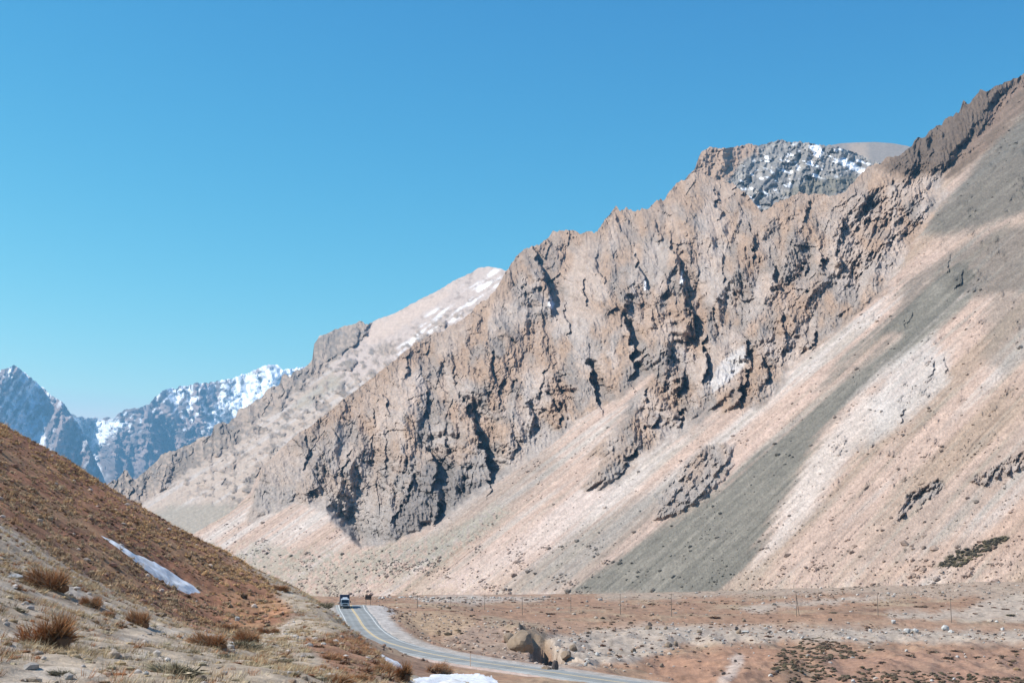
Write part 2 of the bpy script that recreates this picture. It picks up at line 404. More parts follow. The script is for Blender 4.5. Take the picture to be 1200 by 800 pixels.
# --- colours
n1 = fbm(Sk / 40, Up / 300, 130, 3); n2 = fbm(Sk / 9, Up / 120, 134, 3); n3 = noise(PX / 5, PY / 5, 138); n5 = fbm(Sk / 3.2, Up / 70, 136, 2); n4 = fbm(PX / 60, PY / 50, 139, 3)
scr = mixc(np.broadcast_to(PINK, PX.shape + (3,)).copy(), PALE, sstep(0.0, .5, n1 + .5 * n2))
scr = mixc(scr, TAN, sstep(-0.05, -.5, n1 - .4 * n2) * .8)
scr = mixc(scr, rgb(.26, .22, .18), sstep(.05, .5, n2 + .4 * n5 + .3 * n4) * .6)
scr = scr * (1 + .16 * n5)[..., None]
for poly, c_, k_ in (([(1100, 300), (1040, 365), (960, 440), (900, 497), (840, 552), (760, 612), (700, 657), (640, 692), (668, 692), (722, 655), (802, 595), (847, 570), (892, 525), (962, 462), (1002, 420), (1052, 372)], rgb(.455, .335, .28), .85),
                     ([(700, 560), (640, 600), (560, 655), (500, 690), (560, 690), (640, 640), (720, 575)], rgb(.45, .355, .31), .7),
                     ([(940, 555), (962, 512), (1010, 460), (1050, 468), (995, 528), (955, 590), (908, 640), (880, 668), (908, 605)], rgb(.46, .40, .36), .8),
                     ([(1060, 405), (1100, 392), (1112, 450), (1065, 490), (1010, 525), (1020, 470)], rgb(.42, .385, .36), .7),
                     ([(1200, 590), (1100, 640), (1000, 680), (1100, 675), (1210, 640)], rgb(.36, .25, .19), .6)):
    scr = mixc(scr, c_, pmask(wPX + 6 * noise(Sk / 5, Up / 130, 8), wPY, poly, 10) * k_)
scr = scr * (1 + .10 * n5)[..., None]
greys = [([(1130, 298), (1095, 322), (1032, 382), (990, 420), (958, 458), (976, 446), (1005, 420), (1040, 392), (1052, 392), (976, 454), (927, 500), (885, 531), (843, 570),
           (804, 598), (736, 645), (689, 675), (655, 696), (830, 700), (873, 668), (900, 627), (913, 597), (930, 570), (937, 552), (965, 506), (1004, 461), (1032, 433),
           (1077, 401), (1130, 360), (1150, 320)], 1.0),
         ([(800, 555), (733, 592), (682, 622), (628, 660), (590, 692), (660, 694), (716, 655), (770, 608), (790, 590)], .55),
         ([(640, 520), (600, 555), (540, 590), (480, 640), (440, 660), (520, 650), (600, 600), (660, 545)], .35),
         (R6, .9), (R7, .75),
         ([(1200, 300), (1160, 345), (1150, 420), (1180, 440), (1260, 380), (1300, 300)], .5),
         ([(1200, 505), (1100, 580), (1060, 600), (1000, 660), (1100, 640), (1210, 560)], .25)]
GX = PX + 5 * noise(Sk / 14, Up / 70, 5) + 9 * noise(Sk / 5, Up / 130, 8) + 2 * noise(PX / 5, PY / 5, 6); GY = PY + 3 * noise(Sk / 10, Up / 50, 7)
gm = 0
for poly, k in greys:
    gm = np.maximum(gm, k * pmask(GX, GY, poly, 9))
gcol = mixc(np.broadcast_to(GREY, PX.shape + (3,)).copy(), rgb(.20, .18, .15), sstep(-.1, .5, n2 + .5 * n5 + .3 * n4))
gcol = mixc(gcol, rgb(.125, .116, .098), sstep(.1, .5, n1) * .5)
scr = mixc(scr, gcol * (1 - .25 * np.maximum(m6, m7))[..., None], gm)
# darker vegetated strip and stony specks
scr = mixc(scr, rgb(.085, .07, .04), pmask(wPX, wPY, [(1098, 664), (1112, 652), (1140, 640), (1172, 628), (1180, 632), (1150, 650), (1125, 663)], 4) * sstep(-.5, .1, n3) * .9)
scr = mixc(scr, rgb(.26, .235, .19), foot * sstep(-.3, .3, n3 + n4) * .8)
spk = sstep(.58, .85, noise(PX / 2.8, PY / 2.5, 96) + .45 * fbm(PX / 45, PY / 45, 97, 2))
scr = mixc(scr, rgb(.19, .16, .135), spk * .55 * (1 - .6 * gm))
low = sstep(640, 700, PY)
scr = mixc(scr, rgb(.36, .28, .215), low * .5 * sstep(-.2, .3, n3 + n4) * (1 - gm))
rk = mixc(np.broadcast_to(R_OR, PX.shape + (3,)).copy(), R_GR, sstep(-.25, .35, n4 + .5 * noise(PX / 14, PY / 24, 142)))
rk = mixc(rk, R_PALE, sstep(.1, .55, fbm(PX / 18, PY / 40, 143, 3)) * .6)
rk = mixc(rk, R_PALE, sstep(.1, -.3, fbm(PX / 52, PY / 60, 37, 2)) * .55)
rk = mixc(rk, rgb(.24, .178, .142), sstep(.15, .6, fbm(PX / 9, PY / 13, 146, 3)) * .6)
crestd = PY - topA[None, :]
rk = mixc(rk, R_OR * .92, np.exp(-crestd / 28) * .7)
rk = mixc(rk, rgb(.30, .27, .25), sstep(480, 600, PY) * .55)
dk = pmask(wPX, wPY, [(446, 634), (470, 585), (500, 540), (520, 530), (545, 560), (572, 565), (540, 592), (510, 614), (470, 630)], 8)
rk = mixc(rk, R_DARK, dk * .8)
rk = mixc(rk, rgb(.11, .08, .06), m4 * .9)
rk = mixc(rk, rgb(.21, .145, .11), pmask(wPX, wPY, [(1150, 150), (1172, 110), (1215, 80), (1240, 80), (1200, 130), (1130, 195), (1110, 215), (1120, 190)], 5) * .9)
rk = mixc(rk, rgb(.50, .47, .455), pmask(wPX, wPY, [(832, 450), (845, 425), (870, 405), (874, 425), (856, 448), (838, 460)], 3) * .8)
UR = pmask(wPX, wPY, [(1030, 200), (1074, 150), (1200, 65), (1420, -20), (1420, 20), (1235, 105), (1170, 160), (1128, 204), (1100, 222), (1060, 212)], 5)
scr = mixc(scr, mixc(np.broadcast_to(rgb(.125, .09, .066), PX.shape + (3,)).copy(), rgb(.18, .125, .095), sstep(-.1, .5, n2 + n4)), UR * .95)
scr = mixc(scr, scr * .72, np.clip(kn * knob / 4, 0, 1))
rk = rk * (.93 + .20 * fbm(PX / 4, PY / 7, 645, 3) + .12 * fbm(PX / 30, PY / 45, 646, 2))[..., None]
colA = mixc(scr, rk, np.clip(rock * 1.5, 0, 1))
colA = mixc(colA, SNOW, np.maximum.reduce([pmask(PX, PY, [(644, 345), (647, 352), (650, 356), (647, 362), (642, 360)], 1.5), pmask(PX, PY, [(756, 325), (759, 338), (755, 340)], 1.5),
                                          pmask(PX, PY, [(799, 318), (801, 334), (797, 333)], 1.5)]) * .9)
colA *= (1 + .10 * n3 + .15 * noise(PX / 2.2, PY / 2.2, 149) + .13 * noise(PX / 1.3, PY / 1.3, 148))[..., None]
SCREE = dict(PX=PX, PY=PY, T=T2, C=colA, rock=rock, gm=gm)
surface("rocky_mountain", PX, PY, T2, colA, M_rock, "bare tan mountain with jagged cliffs above pink and grey scree slopes")

# shoulder of the mountain farther up the valley: pale snow-streaked slope and rocky spur
SKY_B = [(60, 620), (110, 582), (127, 566), (133, 561), (137, 563), (142, 556), (145, 551), (149, 551), (153, 558), (158, 562), (163, 557), (172, 550), (182, 542), (188, 534), (195, 530), (205, 528),
         (215, 523), (222, 522), (231, 514), (240, 511), (248, 510), (251, 497), (262, 494), (268, 496), (271, 492), (276, 489), (279, 480), (284, 478), (294, 474), (301, 468), (307, 466),
         (312, 458), (320, 452), (327, 452), (331, 440), (334, 438), (340, 441), (346, 434), (355, 431), (362, 427), (366, 422), (368, 404), (374, 394), (382, 391), (390, 387), (399, 384), (410, 380),
         (425, 376), (428, 380), (434, 378), (450, 371), (465, 366), (480, 357), (500, 347), (520, 337), (531, 329), (540, 325), (549, 321), (555, 318), (560, 314), (572, 312), (585, 314), (592, 317), (610, 322), (660, 345)]
pxB = np.arange(60, 640, 1.15)
topB = interp(pxB, SKY_B) + (1.1 * noise(pxB / 5, pxB * 0, 150) + .8 * noise(pxB / 2.4, pxB * 0, 151)) * np.where(pxB > 440, .6, 1.0)
PX, PY = relief(pxB, topB, np.maximum(np.full(len(pxB), 660.0), topB + 30), 230, 1.0)
a, e = ae(PX, PY)
T = 545.0 / (PA * a + PB + .01 - e)
Xb, Yb = a * T, T
Sk = (Xb - 223) * -.613 + (Yb - 620) * .79; Up = (Xb - 223) * .79 + (Yb - 620) * .613
wPX = PX + 6 * noise(Sk / 50, Up / 120, 1) + 3 * noise(PX / 6, PY / 6, 2); wPY = PY + 4 * noise(PX / 9, PY / 9, 4)
B1 = [(110, 590), (127, 560), (145, 545), (240, 503), (272, 482), (332, 430), (366, 418), (362, 440), (325, 480), (300, 492), (276, 520), (230, 548), (190, 570), (165, 592), (140, 600)]
B2 = [(362, 432), (366, 400), (395, 384), (425, 370), (432, 385), (420, 402), (405, 412), (385, 424), (372, 440)]
mb = np.maximum(pmask(wPX, wPY, B1, 5) * .85, pmask(wPX, wPY, B2, 3))
patch = sstep(.05, .35, fbm(PX / 22, PY / 16, 152, 3)) * .6 * pmask(PX, PY, [(230, 580), (250, 540), (330, 455), (380, 425), (460, 395), (560, 350), (560, 420), (400, 500), (330, 600)], 10)
rk_a = np.maximum(mb, patch)
BR = [([(150, 556), (154, 568), (150, 584)], 9), ([(173, 562), (166, 575), (160, 588)], 5), ([(267, 498), (268, 514)], 4), ([(276, 505), (277, 520)], 4), ([(262, 496), (260, 508)], 6),
      ([(262, 530), (256, 543)], 5), ([(420, 384), (421, 402)], 7), ([(312, 468), (310, 486)], 5), ([(330, 446), (328, 466)], 5), ([(224, 524), (220, 536)], 4), ([(204, 532), (203, 542)], 4),
      ([(248, 506), (242, 518)], 5), ([(318, 462), (322, 476)], 4), ([(291, 556), (292, 564)], 4), ([(136, 562), (134, 572)], 4), ([(302, 485), (305, 498)], 5)]
rel = rock_relief(PX, PY, lean=-.1, sc=.62, seed=160) * 1.0
knB = np.maximum(0, fbm(PX / 9, PY / 7, 610, 4) - .04) * pmask(PX, PY, [(120, 590), (330, 440), (370, 420), (470, 395), (560, 355), (560, 420), (400, 500), (300, 600), (200, 575)], 12)
T2 = T - rk_a * (rel * 1.25 + 4) - rib_relief(PX, PY, BR, 5.0) * np.clip(rk_a * 1.6 + .2, 0, 1) - 2.5 * fbm(Sk / 30, Up / 200, 170, 3) - 1.2 * noise(PX / 3, PY / 3, 172) - 34 * knB
n1 = fbm(Sk / 50, Up / 300, 180, 3); n2 = fbm(Sk / 14, Up / 130, 181, 3); n3 = noise(PX / 4, PY / 4, 182); n4 = fbm(PX / 50, PY / 40, 183, 3)
cB = mixc(np.broadcast_to(rgb(.37, .30, .25), PX.shape + (3,)).copy(), rgb(.39, .345, .32), sstep(-.1, .45, n1 + .5 * n2))
cB = mixc(cB, rgb(.34, .265, .215), sstep(.05, .5, -n1 + .4 * n3) * .6)
up = pmask(wPX, wPY, [(425, 380), (560, 310), (600, 310), (600, 345), (540, 385), (470, 425), (430, 440), (400, 450), (390, 430)], 5)
cB = mixc(cB, mixc(np.broadcast_to(rgb(.39, .32, .285), PX.shape + (3,)).copy(), rgb(.28, .225, .195), sstep(.1, .4, fbm(PX / 12, PY / 7, 189, 3))), up)
cB = mixc(cB, rgb(.44, .345, .29), pmask(wPX, wPY, [(430, 382), (480, 360), (535, 332), (520, 352), (470, 385), (440, 402), (428, 400)], 3) * .8)
st = fbm((PX * .57 + PY * .82) / 5, (PX * .82 - PY * .57) / 34, 185, 3)
cB = mixc(cB, SNOW, sstep(.0, .42, st + .16 * n4) * .85 * pmask(PX, PY, [(480, 400), (500, 370), (545, 335), (575, 315), (592, 318), (580, 345), (545, 372), (500, 392), (470, 425), (440, 415)], 4) * .95)
cB = mixc(cB, SNOW, pmask(PX, PY, [(388, 390), (402, 384), (410, 381), (408, 385), (395, 391)], 1.2))
cB = mixc(cB, rgb(.24, .215, .165), pmask(wPX, wPY, [(350, 468), (385, 440), (405, 440), (395, 455), (365, 475), (340, 482)], 5) * .55)
cB = mixc(cB, rgb(.255, .225, .185), pmask(wPX, wPY, [(170, 605), (200, 592), (240, 590), (300, 588), (290, 612), (230, 640), (180, 640)], 6) * .85)
cB = mixc(cB, rgb(.24, .20, .17), sstep(.45, .62, noise(PX / 3.1, PY / 2.6, 186) + .3 * n4) * .5 * (1 - up))
rkB = mixc(np.broadcast_to(rgb(.19, .158, .135), PX.shape + (3,)).copy(), rgb(.285, .225, .185), sstep(-.3, .3, n4 + .6 * n3))
rkB = mixc(rkB, rgb(.17, .155, .15), sstep(.2, .5, fbm(PX / 11, PY / 11, 187, 3)) * .7)
cB = mixc(cB, rkB, np.clip(rk_a * 1.5 + knB * 4, 0, 1))
cB *= (1 + .08 * n3 + .1 * noise(PX / 2.2, PY / 2.2, 188))[..., None]
surface("mountain_shoulder", PX, PY, T2, cB, M_rock, "pale mountain shoulder with thin snow streaks and rocky spur beyond the cliffs")

# grey crag with snow behind the crest, and the smooth dome behind it
def crag(name, sky_pts, x0, x1, t0, tk, colf, label, dome=False):
    px = np.arange(x0, x1, 1.1)
    top = interp(px, sky_pts) + (0 if dome else 1) * (1.5 * noise(px / 5, px * 0, 200) + 1.0 * noise(px / 2.4, px * 0, 201))
    PX, PY = relief(px, top, np.full(len(px), 275.0), 110 if not dome else 40)
    T = t0 + (275 - PY) * tk
    if not dome:
        T = T - rock_relief(PX, PY, lean=-.3, sc=.6, seed=210) * 1.1 - 18 * noise(PX / 7, PY / 5, 215) - 8 * noise(PX / 3, PY / 2.5, 216)
    else:
        T = T - 4 * noise(PX / 20, PY / 20, 217)
    surface(name, PX, PY, T, colf(PX, PY), M_rock, label)

def col_c(PX, PY):
    wx = PX + 4 * noise(PX / 9, PY / 9, 220); wy = PY + 3 * noise(PX / 7, PY / 7, 221)
    n = fbm(PX / 14, PY / 10, 222, 3); k = noise(PX / 4, PY / 3, 223)
    c = mixc(np.broadcast_to(rgb(.19, .178, .168), PX.shape + (3,)).copy(), rgb(.29, .265, .24), sstep(-.2, .4, n))
    c = mixc(c, R_OR * .95, pmask(wx, wy, [(800, 215), (815, 165), (890, 160), (888, 178), (868, 190), (850, 215), (840, 230)], 4))
    sp = pmask(PX, PY, [(868, 200), (905, 172), (960, 168), (985, 172), (1025, 195), (1020, 210), (990, 205), (950, 210), (905, 225), (890, 252), (866, 232)], 6)
    c = mixc(c, SNOW, sp * sstep(.2, .3, fbm((PX * .93 + PY * .35) / 12, (PY - PX * .36) / 6, 224, 4)) * .95)
    c = mixc(c, SNOW, np.maximum(pmask(wx, wy, [(950, 172), (962, 171), (966, 180), (955, 182)], 2), pmask(wx, wy, [(975, 185), (1000, 190), (1018, 203), (1000, 200)], 2)))
    c = mixc(c, rgb(.16, .145, .115), pmask(wx, wy, [(915, 228), (945, 212), (1000, 205), (1015, 212), (985, 226), (960, 232)], 3) * .85)
    return c * (1 + .12 * k)[..., None]
crag("snowy_crag", [(780, 240), (806, 206), (815, 197), (818, 186), (822, 178), (832, 172), (845, 174), (857, 173), (868, 171), (878, 168), (888, 171), (900, 168), (908, 165), (916, 164), (926, 167), (937, 166), (950, 168), (962, 170), (976, 171), (990, 175), (1005, 180), (1020, 187), (1045, 196), (1080, 205)],
     780, 1060, 2150, 7.0, col_c, "dark grey rocky crag with snow patches behind the crest")
crag("mountain_dome", [(930, 182), (960, 173), (985, 168), (1004, 167), (1025, 166.5), (1046, 168), (1063, 171), (1090, 180), (1120, 195)], 930, 1120, 2900, 9.0,
     lambda x, y: (mixc(np.broadcast_to(rgb(.25, .22, .20), x.shape + (3,)).copy(), rgb(.36, .285, .23), pmask(x, y, [(995, 168), (1015, 168), (1020, 200), (1000, 200)], 6)) * (1 + .06 * noise(x / 4, y / 4, 230))[..., None]),
     "smooth grey-brown dome behind the snowy crag", dome=True)

# far snowy peaks
def far(name, sky_pts, x0, x1, bot, tf, lean, seed, snowf, label, step=1.2, rows=130):
    px = np.arange(x0, x1, step)
    top = interp(px, sky_pts) + 1.6 * noise(px / 6, px * 0, seed) + 1.2 * noise(px / 2.6, px * 0, seed + 1)
    PX, PY = relief(px, top, np.full(len(px), float(bot)), rows)
    rel = rock_relief(PX, PY, lean=lean, sc=.7, seed=seed + 2)
    T = tf(PX, PY) - rel * 8.0 - 90 * noise(PX / 6, PY / 5, seed + 20)
    n = fbm(PX / 20, PY / 20, seed + 22, 3)
    c = mixc(np.broadcast_to(rgb(.185, .145, .135), PX.shape + (3,)).copy(), rgb(.31, .23, .205), sstep(-.3, .4, n))
    wx = PX + 5 * noise(PX / 8, PY / 8, seed + 23) + 2 * noise(PX / 3.5, PY / 3.5, seed + 29); wy = PY + 4 * noise(PX / 7, PY / 7, seed + 24)
    s = snowf(PX, PY, wx, wy, rel)
    c = mixc(c, SNOW, np.clip(s, 0, 1))
    c *= (1 + .08 * noise(PX / 3, PY / 3, seed + 25))[..., None]
    surface(name, PX, PY, T, c, M_far, label)

def snow_l(PX, PY, wx, wy, rel):
    st = fbm((PX * .8 + PY * .6) / 5.5, (PX * .6 - PY * .8) / 15, 301, 3)
    st2 = fbm((PX * .8 + PY * .6) / 3.6, (PX * .6 - PY * .8) / 8, 305, 2)
    s = sstep(.0, .2, .8 * st + .45 * st2 - .0045 * rel + .10 * np.sin(PX / 13) + .10 * sstep(60, 0, PX)) * .95
    s = s * (1 - .75 * pmask(wx, wy, [(45, 462), (80, 480), (100, 520), (125, 570), (80, 560), (60, 520)], 8))
    s = np.maximum(s, pmask(wx, wy, [(0, 505), (25, 490), (60, 530), (110, 575), (90, 570), (40, 535)], 4) * .8)
    return s
far("snowy_peak", [(-160, 380), (-100, 410), (-60, 420), (-30, 436), (0, 434), (8, 431), (18, 428), (25, 433), (35, 441), (50, 454), (60, 463), (75, 472), (82, 484), (92, 496), (100, 512), (110, 535), (125, 566), (140, 600)],
    -160, 140, 610, lambda x, y: 10500 + (610 - y) * 12.0 + 4.0 * np.clip(x, 0, 200), -.35, 300, snow_l, "jagged snowy far peak rising behind the tussock hillside")

def snow_r(PX, PY, wx, wy, rel):
    st = fbm((PX * .75 + PY * .66) / 5, (PX * .66 - PY * .75) / 14, 331, 3)
    st2 = fbm((PX * .75 + PY * .66) / 3.4, (PX * .66 - PY * .75) / 7, 336, 2)
    s = sstep(.0, .2, .8 * st + .45 * st2 - .0045 * rel + .004 * (475 - PY) + .0016 * (PX - 215))
    s = np.maximum(s, pmask(wx, wy, [(252, 475), (300, 440), (325, 428), (345, 440), (335, 460), (290, 485), (240, 505)], 8) * sstep(-.55, -.1, st))
    s = np.maximum(s, pmask(wx, wy, [(82, 484), (105, 492), (135, 490), (148, 498), (128, 512), (110, 530), (124, 560), (118, 575), (96, 530), (90, 510)], 5) * sstep(-.6, -.2, st))
    s = s * (1 - .85 * pmask(wx, wy, [(125, 560), (135, 525), (165, 500), (205, 505), (230, 525), (200, 545), (150, 575), (120, 590)], 8))
    return s
far("snowy_ridge", [(40, 470), (82, 484), (90, 487), (100, 490), (112, 489), (120, 491), (127, 488), (132, 491), (140, 484), (150, 478), (158, 479), (165, 477), (175, 473), (183, 464), (190, 458), (200, 454), (206, 456), (210, 453), (222, 451), (235, 448), (245, 449), (255, 446),
                    (268, 444), (280, 440), (290, 437), (300, 433), (310, 428), (318, 427), (326, 428), (332, 433), (345, 431), (360, 429), (400, 432), (460, 440)],
    40, 460, 610, lambda x, y: 12800 + (610 - y) * 13.0 - 5.0 * (x - 110) + 1300 * np.exp(-((x - 108) / 22.0) ** 2), .3, 330, snow_r, "far blue-grey ridge with broad snow fields across the valley head")

# ------------------------------------------------------------------ ground: one height field from the camera to the horizon
CTRL = [  # photo px, py and distance (m) of points on the ground; hidden points carry the py they would have
    # tussock hillside: crest, behind the crest, face, foot
    (-250, 380, 128), (0, 497, 120), (50, 525, 118), (100, 554, 116), (150, 586, 114), (200, 621, 112), (250, 652, 110), (300, 679, 107), (325, 697, 102),
    (-250, 430, 150), (0, 545, 150), (100, 608, 150), (200, 672, 150), (255, 690, 150), (200, 690, 200), (270, 692, 200),
    (-250, 460, 88), (0, 562, 90), (100, 620, 92), (200, 682, 94), (290, 720, 92), (-250, 560, 50), (0, 622, 62), (80, 668, 64), (150, 702, 66), (220, 730, 66), (290, 746, 74),
    (-250, 600, 250), (0, 640, 250), (150, 680, 250), (-250, 640, 500), (0, 670, 500), (200, 690, 500),
    # foreground
    (-250, 660, 30), (0, 690, 42), (60, 742, 36), (0, 800, 24), (150, 800, 25), (300, 800, 27), (150, 752, 38), (300, 772, 42), (250, 745, 54), (-250, 800, 20),
    (330, 750, 62), (365, 742, 69), (345, 722, 90), (400, 800, 33), (450, 806, 42), (0, 1300, 9), (300, 1150, 9), (600, 1080, 9), (900, 1100, 9), (1400, 1250, 9), (-300, 1250, 9),
    # pale saddle behind the hillside toe, shoulder edge above the road
    (312, 691, 185), (345, 704, 148), (378, 716, 117), (392, 721, 108), (407, 731, 97), (422, 746, 80), (441, 765, 66), (460, 783, 56), (482, 800, 50), (520, 830, 42), (600, 900, 32),
    (395, 742, 165), (412, 758, 150), (428, 785, 122), (452, 812, 100), (476, 832, 84), (515, 850, 70), (600, 930, 50), (338, 704, 225), (368, 722, 185), (370, 722, 240), (388, 722, 300), (340, 712, 300),
    (900, 1000, 60), (1400, 1000, 70), (700, 920, 90), (530, 800, 92), (560, 806, 88), (560, 840, 120), (520, 812, 150), (480, 787, 190), (450, 772, 220), (620, 835, 150), (800, 880, 120), (1300, 900, 130),
    # valley side of the road: mound, gully, terrace, plain
    (450, 716, 400), (480, 722, 385), (520, 712, 470), (560, 724, 420), (600, 733, 385), (622, 737, 356), (608, 750, 325), (668, 752, 360), (500, 738, 345), (530, 750, 318), (565, 761, 296), (600, 770, 280), (455, 727, 352),
    (660, 764, 325), (700, 774, 300), (640, 776, 285), (700, 742, 410), (760, 734, 430), (830, 735, 428), (900, 738, 425), (1050, 742, 425), (1200, 746, 425), (1400, 750, 430),
    (760, 784, 300), (830, 790, 285), (900, 798, 275), (1000, 790, 300), (1100, 800, 295), (1200, 798, 310), (1400, 800, 320), (900, 850, 215), (1100, 870, 200), (1300, 870, 210), (820, 760, 360), (950, 765, 355), (1100, 766, 365), (1200, 770, 365),
    (1000, 722, 480), (1115, 729, 470), (1200, 730, 475), (1400, 735, 480), (935, 721, 490), (800, 722, 490), (727, 719, 500), (650, 718, 510), (612, 720, 500), (560, 713, 530), (480, 706, 540),
    (1200, 701, 560), (1100, 706, 560), (1000, 707, 570), (900, 709, 580), (750, 708, 620), (600, 705, 650), (480, 700, 720),
    (1400, 690, 590), (1200, 677, 640), (1100, 682, 670), (1000, 688, 690), (900, 691, 720), (800, 694, 770), (650, 696, 860), (480, 697, 1000), (400, 699, 800), (380, 700, 1100),
    (-400, 684, 1500), (300, 690, 1500), (900, 690, 1500), (1500, 690, 1500), (-400, 681, 9000), (400, 682, 9000), (1500, 682, 9000), (200, 684, 4000), (1000, 684, 4000), (250, 695, 800), (-200, 680, 900),
]
ROAD_PX = [(398, 716, 470), (407, 710.5, 430), (411, 708, 402), (412.5, 713, 385), (419, 722, 356), (427, 735, 322), (444, 748, 296), (470, 757, 280), (500, 764.5, 266), (550, 773.5, 250), (600, 780.5, 239), (650, 787.5, 229),
           (700, 795, 220), (760, 803, 210), (850, 815, 198), (1000, 835, 180), (1200, 860, 162), (1400, 880, 148)]

def world_pt(px, py, d):
    a, e = ae(px, py)
    return np.stack([a * d, np.asarray(d, float) + 0 * a, e * np.asarray(d, float)], -1)

C_ = np.asarray(CTRL, float)
Cx = np.concatenate([C_, np.asarray(ROAD_PX)])
ca, ce = ae(Cx[:, 0], Cx[:, 1]); cl = np.log(Cx[:, 2])
SA, SL = 0.18, 0.42
def _k(r2): return np.where(r2 > 1e-12, 0.5 * r2 * np.log(np.maximum(r2, 1e-12)), 0)
P = np.stack([ca / SA, cl / SL], -1)
n_ = len(P)
K = _k(((P[:, None] - P[None]) ** 2).sum(-1)) + np.eye(n_) * 2e-4
Q = np.concatenate([np.ones((n_, 1)), P], 1)
sol = np.linalg.solve(np.block([[K, Q], [Q.T, np.zeros((3, 3))]]), np.concatenate([ce, np.zeros(3)]))
def tps(a, l):
    x = (a / SA).astype(np.float32); y = (l / SL).astype(np.float32)
    out = sol[n_] + sol[n_ + 1] * x + sol[n_ + 2] * y
    for i in range(n_):
        r2 = (x - np.float32(P[i, 0])) ** 2 + (y - np.float32(P[i, 1])) ** 2 + 1e-12
        out = out + np.float32(0.5 * sol[i]) * r2 * np.log(r2)
    return out

# road centre line in the world
def catmull(p, n):
    p = np.asarray(p, float); out = []
    q = np.concatenate([[2 * p[0] - p[1]], p, [2 * p[-1] - p[-2]]])
    for i in range(1, len(q) - 2):
        t = np.linspace(0, 1, n, endpoint=False)[:, None]
        out.append(0.5 * ((2 * q[i]) + (-q[i - 1] + q[i + 1]) * t + (2 * q[i - 1] - 5 * q[i] + 4 * q[i + 1] - q[i + 2]) * t ** 2 + (-q[i - 1] + 3 * q[i] - 3 * q[i + 1] + q[i + 2]) * t ** 3))
    out.append(p[-1:]); return np.concatenate(out)
rp = np.asarray(ROAD_PX)
RC = catmull(world_pt(rp[:, 0], rp[:, 1], rp[:, 2]), 16)
for _ in range(25):
    RC[1:-1] = .25 * RC[:-2] + .5 * RC[1:-1] + .25 * RC[2:]
rt_ = np.gradient(RC[:, :2], axis=0); rt_ /= np.linalg.norm(rt_, axis=1)[:, None]
RN = np.stack([-rt_[:, 1], rt_[:, 0]], -1)          # running towards the camera: points to the valley side (+X)
if (RN[len(RN) // 3] @ np.array([1, 0.2])) < 0: RN = -RN

av = np.concatenate([np.linspace(-.85, -.40, 40, endpoint=False), np.linspace(-.40, .40, 600), np.linspace(.40, .85, 41)[1:]])
yv = np.concatenate([np.geomspace(3, 20, 40, endpoint=False), np.geomspace(20, 720, 500, endpoint=False), np.geomspace(720, 1500, 40, endpoint=False), np.geomspace(1500, 9000, 12)])
GA, GY = np.meshgrid(av, yv)
GL = np.log(GY)
GX = GA * GY
GZ = tps(GA, GL) * GY
HPX, HPY = pix(GX, GY, GZ)
def between(y, a, b, s): return sstep(a - s, a + s, y) * (1 - sstep(b - s, b + s, y))
# relief: bumps, hummocks, gully
near = 1 - sstep(60, 160, GY)
plain_m = sstep(330, 420, GY)
hill = pmask(HPX, HPY, [(-600, 300), (0, 490), (300, 670), (350, 720), (300, 745), (225, 738), (150, 700), (80, 665), (0, 612), (-600, 500)], 8) * (GY < 140)
GZ = GZ + hill * (.35 * fbm(GX / 3.5, GY / 3.5, 400, 3) + .5 * noise(GX / 9, GY / 9, 404)) + near * (1 - hill) * (.22 * fbm(GX / 2.2, GY / 2.2, 405, 4))
GZ = GZ + sstep(120, 200, GY) * sstep(1400, 900, GY) * (.35 * fbm(GX / 11, GY / 11, 410, 3) + .22 * fbm(GX / 3, GY / 3.5, 413, 3))
pm_ = sstep(420, 470, GY) * sstep(760, 640, GY)
GZ = GZ + pm_ * (.9 * ridged(GX / 70, GY / 32, 418) + .5 * fbm(GX / 16, GY / 9, 419, 3) - .4)
slope_m = pmask(HPX, HPY, [(640, 790), (640, 740), (760, 737), (1000, 742), (1500, 752), (1500, 900), (700, 900)], 8) * between(GY, 230, 425, 10)
GZ = GZ + slope_m * (1.3 * ridged(GX / 13, GY / 30, 416) + .8 * fbm(GX / 4, GY / 6, 417, 3) - .3)
mound_m = pmask(HPX, HPY, [(450, 715), (540, 715), (625, 735), (640, 790), (600, 780), (520, 765), (470, 752)], 5) * between(GY, 240, 440, 10)
GZ = GZ + mound_m * .7 * fbm(GX / 4, GY / 5, 420, 3)
berm = world_pt(338, 694, 205)
GZ = GZ + 2.3 * np.exp(-(((GX - berm[0]) / 5.0) ** 2 + ((GY - berm[1]) / 9.0) ** 2)) * (1 + .5 * noise(GX / 2, GY / 3, 421))
# gully whose left bank is a vertical face
sel = (GY > 255) & (GY < 360) & (GX > -5) & (GX < 40)
gx_, gy_ = GX[sel], GY[sel]
xc = 7.2 + (348 - gy_) * .016 + 1.6 * noise(gx_ * 0 + 1, gy_ / 9, 425) + .7 * noise(gx_ / 2, gy_ / 3, 427)
s_ = gx_ - xc
back = 1 - sstep(344, 347, gy_ + .5 * noise(gx_ / 2.5, gy_ * 0, 426))
dep = 8.0 - 4.5 * sstep(335, 278, gy_)
rw = 2.6 + 5.5 * sstep(318, 296, gy_)
GZ[sel] -= dep * back * sstep(-4.6, -3.8, s_) * (1 - sstep(.45 * rw, rw, s_)) * sstep(260, 272, gy_)
GZ[sel] += 1.5 * np.exp(-((s_ + 5.5) / 3.0) ** 2) * sstep(300, 322, gy_) * (1 - sstep(345, 356, gy_))
GZ[sel] += 1.1 * fbm(gx_ / 3, gy_ / 5, 428, 3) * sstep(258, 275, gy_) * (1 - sstep(350, 358, gy_)) * sstep(-9, -5, s_) * (1 - sstep(9, 14, s_))
